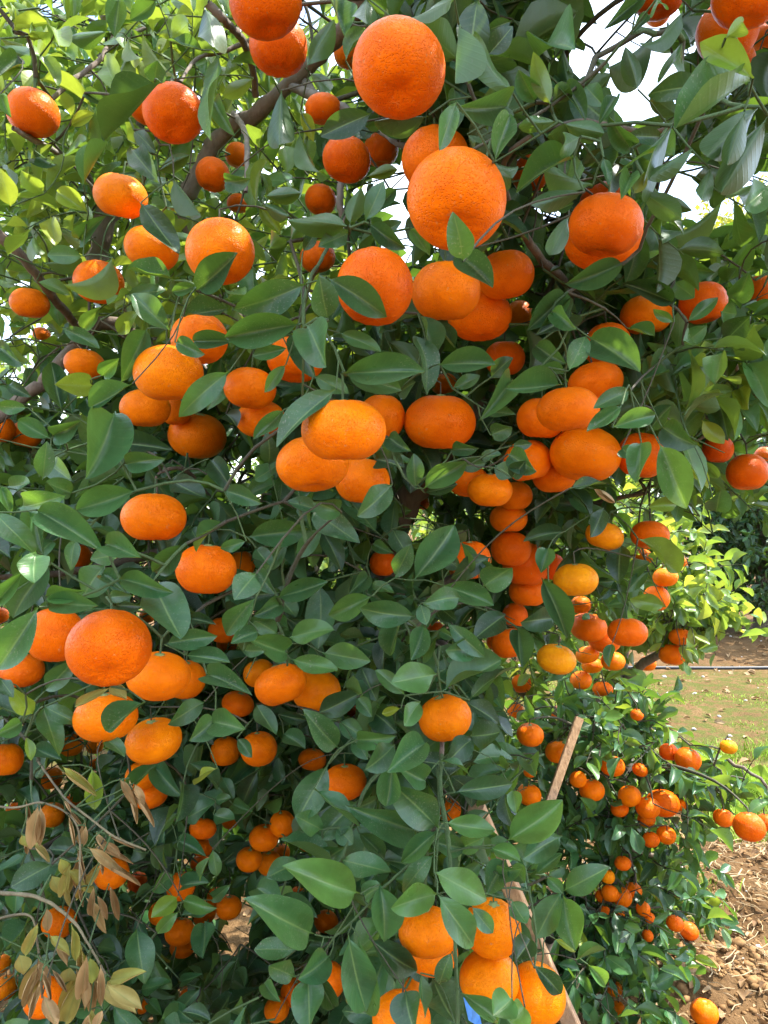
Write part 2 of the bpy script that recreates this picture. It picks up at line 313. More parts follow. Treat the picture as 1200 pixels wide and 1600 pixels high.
# ------------------------------------------------------------------ leaf shapes (unit length along +X, unit width along Y, upper face +Z)
def leaf_shape(nu, nv, fold=0.25, droop=0.15, wave=0.03, twist=0.0, roll=0.0, peak=0.46, seed=0, bend=0.0):
    r = random.Random(seed); ph = r.random() * 6; ph2 = r.random() * 6
    V = []; U = []
    for i in range(nu):
        t = i / (nu - 1); t = 0.35 * t + 0.65 * (0.5 - 0.5 * math.cos(math.pi * t))
        pet = 0.065                                           # short petiole
        s = max(0.0, (t - pet) / (1 - pet))
        e = math.log(0.5) / math.log(peak)
        w = math.sin(math.pi * min(1, s ** e)) ** 0.66 if 0 < s < 1 else 0.0
        if s > 0.80: w *= 1 - 0.30 * ((s - 0.80) / 0.2) ** 1.5
        w = max(w * 0.5, 0.018 if t < pet + 0.02 else 0.004)
        z0 = -droop * t * t + 0.35 * droop * t
        tw = twist * (t - 0.3)
        for j in range(nv):
            v = -1 + 2 * j / (nv - 1)
            if roll:
                a = roll * v * min(1, s * 4 + 0.15); R = 0.5 / roll
                y = math.sin(a) * R * (w / 0.5); z = (1 - math.cos(a)) * R * (w / 0.5)
            else:
                y = v * w; z = fold * (abs(v) ** 1.35) * w
            z += wave * math.sin(9 * t + ph + (2.1 if v > 0 else 0)) * abs(v) ** 2 + 0.5 * wave * math.sin(5 * t + ph2)
            y2 = y * math.cos(tw) - z * math.sin(tw); z2 = y * math.sin(tw) + z * math.cos(tw)
            V.append((t, y2 + bend * math.sin(math.pi * t), z2 + z0)); U.append((t, v))
    i = np.arange(nu - 1)[:, None] * nv + np.arange(nv - 1)[None]
    Q = np.stack([i, i + nv, i + nv + 1, i + 1], -1).reshape(-1, 4)
    return np.array(V), Q, np.array(U)
def variants(nu, nv, n, s0):
    out = []
    for k in range(n):
        r = random.Random(s0 + k)
        out.append(leaf_shape(nu, nv, fold=r.uniform(0.15, 0.85), droop=r.uniform(-0.12, 0.5), wave=r.uniform(0.012, 0.05),
                              twist=r.uniform(-0.9, 0.9), peak=r.uniform(0.46, 0.55), seed=s0 + k, bend=r.uniform(-0.06, 0.06)))
    return out
HERO = variants(16, 7, 18, 100)
NEAR = variants(9, 5, 12, 200)
FAR = variants(6, 3, 6, 300)
ROLLED = [leaf_shape(12, 9, roll=r, droop=d, wave=0.05, twist=t, seed=400 + k, peak=0.45)
          for k, (r, d, t) in enumerate([(1.9, 0.25, 0.5), (2.4, 0.1, -0.7), (1.5, 0.4, 0.9), (2.8, 0.3, 0.3), (1.2, 0.2, -1.0)])]
ME_HERO = [np_mesh('leaf_blade', v, q, M_leaf_obj, u) for v, q, u in HERO]
ME_DRY = [np_mesh('withered_blade', v, q, M_dry_obj, u) for v, q, u in ROLLED]
ME_MID = {k: [np_mesh('leaf_blade', v, q, m, u) for v, q, u in NEAR] for k, m in (('leaf', M_leaf_obj), ('bright', M_bright_obj), ('yellow', M_yellow_obj))}

def frame(base, direction, normal, L, W):
    x = np.asarray(direction, float); x = x / (np.linalg.norm(x) + 1e-9)
    n = np.asarray(normal, float); n = n - x * (n @ x); nn = np.linalg.norm(n)
    if nn < 1e-4: n = np.cross(x, (0.3, 0.5, 0.8)); nn = np.linalg.norm(n)
    n = n / nn; y = np.cross(n, x)
    M = np.eye(4); M[:3, 0] = x * L; M[:3, 1] = y * W; M[:3, 2] = n * L; M[:3, 3] = base
    return M
def leaf_object(name, me, M, parent, tint, dust=0.15):
    o = bpy.data.objects.new(name, me); C.objects.link(o); o.parent = parent
    o.matrix_parent_inverse = parent.matrix_world.inverted() if parent.location.length == 0 else Matrix.Translation(parent.location).inverted()
    o.matrix_basis = Matrix(M.tolist()); o.color = (tint, dust, 0, 1); return o
def bag_leaf(bag, tpl, M, tint):
    v, q, u = tpl; bag.add(v @ M[:3, :3].T + M[:3, 3], q, u, tint)

# ------------------------------------------------------------------ mandarins: shape
def peel_mesh(seed, nu=40, nv=26):
    r = random.Random(seed); V = []; U = []
    dt, db = r.uniform(0.06, 0.11), r.uniform(0.12, 0.20); k1, k2 = r.uniform(0, 6), r.uniform(0, 6)
    lob = r.choice((9, 10, 11)); la = r.uniform(0.004, 0.010)
    for i in range(nv + 1):
        a = math.pi * i / nv
        for j in range(nu):
            b = 2 * math.pi * j / nu
            rr = 1 + 0.035 * math.sin(a) ** 2 * math.sin(2 * b + k1) * 0.6 + 0.02 * math.sin(b + k2) * math.sin(a)
            rr += la * math.cos(lob * b) * (math.cos(a) ** 2) * math.sin(a) ** 0.5 * 2.2
            s = math.sin(a); x = s ** 0.90 * math.cos(b) * rr; y = s ** 0.90 * math.sin(b) * rr
            z = math.cos(a) * rr
            if i <= nv // 2: z -= dt * math.exp(-(s / 0.20) ** 2) * 1.0
            else: z += db * math.exp(-(s / 0.28) ** 2) * 1.0
            V.append((x, y, z))
    i = np.arange(nv)[:, None] * nu; j = np.arange(nu)[None]
    Q = np.stack([i + j, i + nu + j, i + nu + (j + 1) % nu, i + (j + 1) % nu], -1).reshape(-1, 4)
    return np_mesh('peel', np.array(V), Q, M_peel), 1 - dt
PEEL = [peel_mesh(500 + k) for k in range(7)]
def calyx_mesh():
    V = [(0, 0, 0.055)]; n = 10
    for ring, (ra, rb, z) in enumerate(((0.07, 0.07, 0.05), (0.13, 0.11, 0.012), (0.23, 0.13, -0.004))):
        for j in range(n):
            a = 2 * math.pi * j / n; rr = ra if j % 2 == 0 else rb
            V.append((rr * math.cos(a), rr * math.sin(a), z + (0.012 if j % 2 == 0 and ring == 2 else 0)))
    F_ = [(0, 1 + j, 1 + (j + 1) % n) for j in range(n)]
    me = bpy.data.meshes.new('calyx')
    for r_ in range(2):
        for j in range(n):
            F_.append((1 + r_ * n + j, 1 + (r_ + 1) * n + j, 1 + (r_ + 1) * n + (j + 1) % n, 1 + r_ * n + (j + 1) % n))
    me.from_pydata(V, [], F_); me.materials.append(M_calyx); me.update()
    for p in me.polygons: p.use_smooth = True
    return me
ME_CALYX = calyx_mesh()

# ------------------------------------------------------------------ mandarins: where (photo pixels: x y width height hue(0 red..9 yellow) [b = bottom turned to the viewer] | label)
# fruits that overlap are listed front one first
FR = """
623 107 146 146 2 b|largest red-orange mandarin high under the dark leaves beside the bark limb
714 312 157 152 3 b|huge mandarin showing its base dimple with a small speckled leaf against it
680 250 108 100 2|shaded mandarin half hidden behind the huge dimpled one
416 3 113 104 2|red-orange mandarin resting on a second one beside the upper limb
435 72 92 88 1|red-orange mandarin directly beneath its twin beside the upper limb
272 177 92 94 1 b|round red mandarin beneath a long curled leaf beside the limb
232 166 60 56 2
52 177 78 74 2|glossy sunlit mandarin alone on a thin bare branch
189 307 84 70 5|flattened orange mandarin in front of the forked limb
155 441 75 67 4|shiny mandarin cupped by a thin curled leaf next to a bare branch
236 389 85 64 5|mandarin half covered by one dark pointed leaf
344 393 108 100 4|mandarin behind two broad grey-green leaves below the limb
46 474 58 48 4|small mandarin with a star of sepals beside the bare branch
65 522 27 22 4
541 249 75 70 1|mandarin touching the thin grey hanging branch
595 234 54 52 2
501 312 50 46 2
505 170 58 46 2
545 82 48 50 2
332 273 54 52 2
372 243 40 40 2
373 318 36 30 2
587 449 120 132 2|tall mandarin partly behind a broad dusted leaf
696 456 108 96 4|bright mandarin in front of two others below the huge dimpled one
790 430 88 78 3|mandarin with one dark leaf lying over its crown
750 494 100 78 3|mandarin wedged below two others in the middle cluster
812 490 42 42 2
828 272 58 66 1
946 352 116 98 2|upper mandarin of a pressed-together pair under dark leaves
942 374 119 84 2|lower mandarin of a pressed-together pair under dark leaves
940 318 70 66 1
1030 -4 75 52 1
1028 20 40 40 2
1170 -6 112 76 2|big mandarin behind a curled yellowing leaf
1135 50 92 92 2
1145 100 66 64 2
1194 60 44 54 1
264 583 106 90 5|large smooth mandarin on top of a hanging bunch with a leaf at its side
312 530 90 80 4|mandarin at the back of the bunch below two pointed leaves
227 638 76 60 5|small mandarin at the lower end of the bunch
275 640 50 50 4
309 681 92 72 4|flat mandarin hanging lowest in the bunch with a tiny dark base scar
390 607 80 66 4|mandarin with a pale curled leaf touching it
408 655 76 56 4
462 562 90 60 3|mandarin behind the upright green shoot
132 569 62 44 5|small mandarin beside the grey limb
497 402 56 50 2
2 671 42 44 3
40 680 48 40 3
536 673 132 98 4|large mandarin under three pointed leaves topping a pile of four
488 725 112 86 4|mandarin leaning below the large one in the pile of four
597 652 74 72 4|mandarin tucked behind the large one in the pile of four
567 752 88 74 4|mandarin with a spot of sun at the bottom of the pile
687 660 114 88 3|single flat mandarin with its green stem button on top
694 600 42 34 4
788 560 62 56 2
887 640 95 72 4|front mandarin of four between pointed dusty leaves
845 654 78 66 3|mandarin squeezed behind the front one of four
930 598 84 60 3|topmost mandarin of four under a dusty upright leaf
915 710 112 76 4|widest mandarin at the bottom of the four
825 720 74 66 4|mandarin crossed by two dark leaf silhouettes
866 745 68 48 4
1003 712 78 72 1|red mandarin behind a hanging dull leaf
765 766 70 50 5|small flat mandarin below the leafy twig
732 752 66 40 3
805 775 54 46 4
795 810 60 40 4
1010 492 78 64 5|mandarin capped by a dark arched leaf
950 540 72 72 2
1098 474 72 66 1
1187 453 50 46 1
1168 738 62 58 1|lone round red mandarin under the sunlit side branch
1122 702 46 44 0
1195 715 34 34 1
944 837 58 42 8|yellow-orange mandarin under a drooping dark leaf
1016 836 58 42 2|mandarin with a translucent leaf across its base
899 906 68 52 9|yellow mandarin beside a glossy hanging leaf
907 945 32 28 4
798 858 62 56 2
822 882 72 70 1|shaded red mandarin in the hollow between dark leaves
825 925 60 48 2
860 885 44 44 0
735 875 66 60 2
715 890 30 30 1
919 980 58 46 2|mandarin with a small leaf on top over a knot of smaller ones
980 988 60 46 2|flat mandarin on a straight dark stalk
945 1000 50 40 1
918 1023 36 24 4
958 1033 38 30 4
925 1040 32 20 5
869 1030 60 42 9|dull yellow-brown mandarin hanging alone over open ground
908 1063 34 28 3
795 1005 54 48 2
805 962 40 40 1
241 809 98 76 4|broad mandarin below a bare twig
323 890 92 80 3|round mandarin beside a speckled leaf
378 882 42 46 5
172 1012 126 116 2 b|very large mandarin with base dimple and grainy peel
85 992 86 90 2|red-orange mandarin behind a long drooping leaf
0 962 26 42 2
35 1048 66 46 2
247 1056 98 74 4|smooth mandarin pressed against the very large grainy one
290 1062 64 60 4
165 1120 98 68 5|mandarin with a speckled leaf over its side
241 1157 86 68 6|pale orange mandarin hanging on thin green stalks
230 962 24 30 4
348 985 44 40 3
355 1005 34 30 3
122 870 40 40 2
195 878 30 24 2
10 1187 52 68 4|mandarin at the edge beside the yellowing twigs
112 1164 36 38 5
148 1165 26 28 5
153 1195 26 20 4
222 1212 50 46 4
235 1243 52 40 3
352 1174 46 46 4
404 1170 58 54 4|small mandarin beside a tiny dusty leaf
372 1100 50 36 3
438 1070 84 62 4|flat mandarin at the end of a leafy green shoot
495 1080 76 68 6|paler mandarin behind the one on the leafy shoot
405 1052 50 44 6
488 1187 44 32 3
550 1112 28 24 3
695 1122 82 72 5|single smooth mandarin at the tip of a long leafy shoot
539 1222 70 46 3|mandarin with a bright sun patch in a leafy hollow
80 1216 34 40 5
82 1273 38 42 5
25 1265 30 16 2
115 1250 24 22 2
175 1365 52 46 4|mandarin among withered brown leaves
215 1378 32 30 0
93 1441 52 46 3
68 1558 60 60 3|mandarin behind hanging withered leaves
3 1506 26 30 5
8 1543 36 42 5
317 1295 42 32 3
317 1323 34 30 3
312 1348 30 18 2
360 1282 26 28 3
441 1287 40 40 4
413 1309 46 40 4
390 1343 42 36 4
421 1349 38 40 4
440 1332 26 30 4
282 1385 44 48 3
357 1418 40 36 4
338 1402 30 30 3
252 1426 38 36 4
319 1426 38 34 3
281 1456 46 42 4
285 1480 38 30 4
295 1552 26 20 3
222 1570 26 28 3
432 1577 40 36 4
460 1550 42 46 2
512 1532 56 62 2
510 1440 38 32 3
480 1320 26 18 3
465 1395 22 18 2
668 1456 92 72 5|mandarin above another behind a single long leaf in the lowest cluster
675 1487 84 64 5
770 1450 88 92 6|mandarin with a nibbled leaf on it in the lowest cluster
765 1531 92 88 7|dull yellow-orange mandarin in the middle of the lowest cluster
838 1552 90 100 6|mandarin with a dark stem hollow leaning on the sawn plank
628 1592 90 80 5|mandarin behind a hanging dark leaf below the lowest cluster
640 1546 48 50 4
702 1265 38 32 3
598 880 42 52 1
660 786 22 24 1
680 980 26 20 1
720 906 24 20 1
775 1002 30 30 1
"""
# fruits of the low bushy tree and of the sunlit tree: same columns, hung deeper
FR_LOW = """
828 1148 42 36 3
872 1175 40 36 4
995 1117 20 18 2
1075 1187 40 36 2
1045 1175 30 26 0
957 1197 38 32 3
903 1218 26 30 4
925 1235 40 34 4
983 1244 36 32 4
1012 1262 38 32 3
968 1264 28 24 2
1036 1255 50 42 2
1010 1280 28 22 3
1063 1258 18 22 2
1000 1203 24 20 2
1017 1312 26 24 2
1041 1305 30 24 3
828 1205 22 20 3
827 1242 38 34 4
1138 1167 26 22 9
1130 1278 32 26 2
1170 1292 48 44 1
1195 1285 26 40 1
950 1370 22 24 7
953 1396 26 26 3
972 1402 30 30 3
940 1400 20 20 2
990 1391 26 22 3
945 1425 18 18 2
968 1428 16 12 4
1005 1420 22 24 3
1015 1434 16 16 2
973 1349 26 16 2
1055 1443 26 24 2
1012 1462 18 20 2
960 1545 24 22 5
965 1576 22 22 5
"""
FR_SUN = """
1040 902 38 30 4
1025 935 40 42 3
1065 880 18 24 3
1005 870 30 24 3
1063 995 34 26 2
1050 1023 42 34 2
1012 1037 26 24 3
942 1077 32 22 2
815 1068 30 36 2
805 1110 26 26 3
868 1112 22 18 3
"""
def parse(txt):
    out = []
    for ln in txt.strip().splitlines():
        a, _, lab = ln.partition('|'); q = a.split()
        out.append(dict(x=float(q[0]), y=float(q[1]), w=float(q[2]), h=float(q[3]), hue=int(q[4]), b=len(q) > 5, label=lab.strip()))
    return out
EXTRA = {(232, 166): 'mandarin peeping out behind the round red one under the curled leaf',
 (65, 522): 'tiny mandarin below the small one with the star of sepals',
 (595, 234): 'mandarin touching the sky gap behind the grey hanging branch',
 (501, 312): 'mandarin right behind the lower end of the grey hanging branch',
 (505, 170): 'mandarin between the bark limb and the largest red-orange one',
 (545, 82): 'sliver of mandarin between the upper limb and a dark leaf',
 (332, 273): 'sunlit mandarin right behind the thick bark limb',
 (372, 243): 'mandarin at the elbow where the limb bends',
 (373, 318): 'scrap of mandarin in the foliage below the bark limb',
 (812, 490): 'small mandarin touching the middle cluster beside a dark leaf',
 (828, 272): 'red mandarin hidden by pointed leaves beside the huge dimpled one',
 (940, 318): 'mandarin peeping above the pressed-together pair',
 (1030, -4): 'mandarin against the open sky under a pale leaf',
 (1028, 20): 'smaller mandarin just below the one under the pale leaf',
 (1135, 50): 'mandarin ringed by the curled yellowing leaf',
 (1145, 100): 'mandarin below the curled yellowing leaf',
 (1194, 60): 'mandarin beside the fork with the curled yellowing leaf',
 (275, 640): 'mandarin buried in the middle of the hanging bunch',
 (408, 655): 'mandarin directly below the one touched by the pale curled leaf',
 (497, 402): 'mandarin hidden above the tall one with the dusted leaf',
 (2, 671): 'mandarin touching its neighbour under the grey side limb',
 (40, 680): 'mandarin half covered by pale leaves under the grey side limb',
 (694, 600): 'small mandarin above the flat one with the green stem button',
 (788, 560): 'mandarin cut by a dark leaf between two clusters',
 (866, 745): 'mandarin wedged under the widest one of the four',
 (732, 752): 'mandarin behind dusty leaves beside the small flat one',
 (805, 775): 'mandarin tucked behind the small flat one',
 (795, 810): 'mandarin right beneath the small flat one',
 (950, 540): 'mandarin behind a big curved dark leaf above the four',
 (1098, 474): 'red mandarin crossed by grey leaves on the side branch',
 (1187, 453): 'red mandarin behind a thin twig on the side branch',
 (1122, 702): 'dark red mandarin shaded above the lone round red one',
 (1195, 715): 'mandarin just behind the lone round red one',
 (907, 945): 'small mandarin directly below the yellow one',
 (798, 858): 'mandarin above the shaded red one in the hollow',
 (825, 925): 'mandarin beneath the shaded red one in the hollow',
 (860, 885): 'deep red mandarin between the hollow and the yellow one',
 (735, 875): 'mandarin behind a dark leaf next to the hollow',
 (945, 1000): 'mandarin squeezed behind the two hanging level',
 (918, 1023): 'tiny mandarin under the two hanging level',
 (958, 1033): 'tiny sunlit mandarin behind a small grey leaf',
 (908, 1063): 'small mandarin hanging lowest below the level pair',
 (795, 1005): 'mandarin half covered by an almost black leaf',
 (805, 962): 'mandarin just above the one with the almost black leaf',
 (378, 882): 'paler mandarin tucked beside the round one by the speckled leaf',
 (0, 962): 'mandarin cut off behind the long drooping leaf',
 (35, 1048): 'mandarin below the long drooping leaf',
 (290, 1062): 'mandarin behind the smooth one pressed on the grainy one',
 (348, 985): 'mandarin behind pointed leaves beyond the very large grainy one',
 (355, 1005): 'mandarin under the one behind pointed leaves',
 (122, 870): 'mandarin shaded behind a folded heart-like leaf',
 (195, 878): 'scrap of mandarin among leaves above the very large grainy one',
 (230, 962): 'tiny mandarin visible over the very large grainy one',
 (222, 1212): 'mandarin under two green leaves above its twin',
 (235, 1243): 'mandarin below its twin next to a withered leaf',
 (352, 1174): 'small mandarin with a pale stem scar',
 (372, 1100): 'mandarin shaded behind leaves above the tiny dusty leaf',
 (405, 1052): 'mandarin behind the flat one at the shoot end',
 (488, 1187): 'mandarin showing between dusty leaves below the leafy shoot',
 (112, 1164): 'small round mandarin beside the pale orange one',
 (80, 1216): 'mandarin above the yellowing leaves',
 (82, 1273): 'mandarin beside two hanging tan leaves',
 (93, 1441): 'mandarin behind the bare arching dry twig',
 (8, 1543): 'lower mandarin of two beside the dry twig',
 (3, 1506): 'upper mandarin of two beside the dry twig',
 (441, 1287): 'top mandarin of the tight shaded bunch of five',
 (413, 1309): 'largest mandarin of the tight shaded bunch of five',
 (390, 1343): 'mandarin at the outer side of the tight bunch of five',
 (421, 1349): 'lowest mandarin of the tight bunch of five',
 (440, 1332): 'hindmost mandarin of the tight bunch of five',
 (282, 1385): 'mandarin crossed by small fresh leaves',
 (281, 1456): 'upper mandarin of a stacked pair under fresh leaves',
 (285, 1480): 'lower mandarin of a stacked pair under fresh leaves',
 (252, 1426): 'mandarin beside the stacked pair under a fresh leaf',
 (357, 1418): 'mandarin above the gap of dry leaves on the ground',
 (432, 1577): 'small mandarin with a green leaf stub near the ground',
 (460, 1550): 'mandarin behind a hanging pointed leaf near the ground',
 (512, 1532): 'red-orange mandarin behind the longest hanging leaves',
 (510, 1440): 'mandarin behind the forked green stem',
 (675, 1487): 'lower mandarin under its neighbour behind the single long leaf',
 (640, 1546): 'small mandarin above the one behind the hanging dark leaf',
 (702, 1265): 'mandarin behind the long vertical green stem',
 (598, 880): 'red mandarin streaked by dusty leaves near the trunk'}
fruits = parse(FR)
for f in fruits: f['label'] = f['label'] or EXTRA.get((int(f['x']), int(f['y'])), '')
low = parse(FR_LOW); sun_f = parse(FR_SUN)
EXTRA2 = {(1075, 1187): 'mandarin at the outer edge of the low tree with a grey leaf beside it',
 (1045, 1175): 'dark red mandarin in deep shade next to the outer edge one',
 (957, 1197): 'mandarin hanging alone in the upper part of the low tree',
 (925, 1235): 'mandarin beside its narrower twin in the shaded low tree',
 (903, 1218): 'narrow mandarin behind its twin in the shaded low tree',
 (1036, 1255): 'largest mandarin of the thick bunch in the low bushy tree',
 (983, 1244): 'orange mandarin next to the largest of the thick bunch',
 (1012, 1262): 'mandarin pressed against the largest of the thick bunch',
 (968, 1264): 'reddish mandarin under the thick bunch',
 (1041, 1305): 'sunlit mandarin hanging below the thick bunch',
 (1017, 1312): 'mandarin beside the sunlit one below the thick bunch',
 (1170, 1292): 'big mandarin weighing down the arching twig over the grass',
 (1130, 1278): 'small mandarin on the inner end of the arching twig',
 (1195, 1285): 'mandarin at the outer end of the arching twig',
 (972, 1402): 'shiny mandarin in front of the cluster low over the soil',
 (950, 1370): 'yellowish mandarin topping the cluster low over the soil',
 (1055, 1443): 'mandarin touching the rotting one at the edge of the skirt',
 (973, 1349): 'mandarin half hidden above the low cluster',
 (1012, 1462): 'mandarin behind a drooping leaf beneath the low cluster',
 (960, 1545): 'mandarin under a bent leaf close to the litter',
 (965, 1576): 'lowest mandarin just above the leaf litter',
 (827, 1242): 'round mandarin beside the stake above a big sunlit leaf',
 (828, 1148): 'mandarin beside the top of the stake under a bare twig',
 (872, 1175): 'mandarin touching the wooden stake',
 (1050, 1023): 'lower of two mandarins hanging together over the black hose',
 (1063, 995): 'upper of two mandarins hanging together over the black hose',
 (1040, 902): 'mandarin high on the outer side of the yellow-green tree',
 (1025, 935): 'mandarin under the one high on the yellow-green tree',
 (815, 1068): 'mandarin of the yellow-green tree showing near the trunk',
 (942, 1077): 'mandarin of the yellow-green tree touching the low tree top'}
def place(fr, D, dmin=0.0, dmax=9.0):
    for i, f in enumerate(fr):
        r = random.Random(int(f['x'] * 7 + f['y']))
        Dk = D if f['w'] > 84 or D < 0.067 else D - 0.015 * min(1, (84 - f['w']) / 40)
        d = (Dk + 0.003 * min(4, f['w'] / 30) + r.uniform(-0.003, 0.003)) * F / f['w']
        f['d'] = min(max(d, dmin), dmax); f['r'] = 0.5 * f['w'] / F * f['d']
    for it in range(6):                                        # bunches touch but do not sink into each other
        for i, f in enumerate(fr):
            for g in fr[:i]:
                if math.hypot(f['x'] - g['x'], f['y'] - g['y']) > 0.5 * (f['w'] + g['w']): continue
                for _ in range(40):
                    a, b = P(f['x'], f['y'], f['d']), P(g['x'], g['y'], g['d'])
                    if np.linalg.norm(a - b) > 0.93 * (f['r'] + g['r']) and f['d'] > g['d']: break
                    f['d'] = max(f['d'], g['d']) + 0.004; f['r'] = 0.5 * f['w'] / F * f['d']
    for f in fr: f['p'] = P(f['x'], f['y'], f['d'])
place(fruits, 0.068, 0.5, 1.95); place(low, 0.064, 1.65, 1.98); place(sun_f, 0.066, 2.0, 2.9)

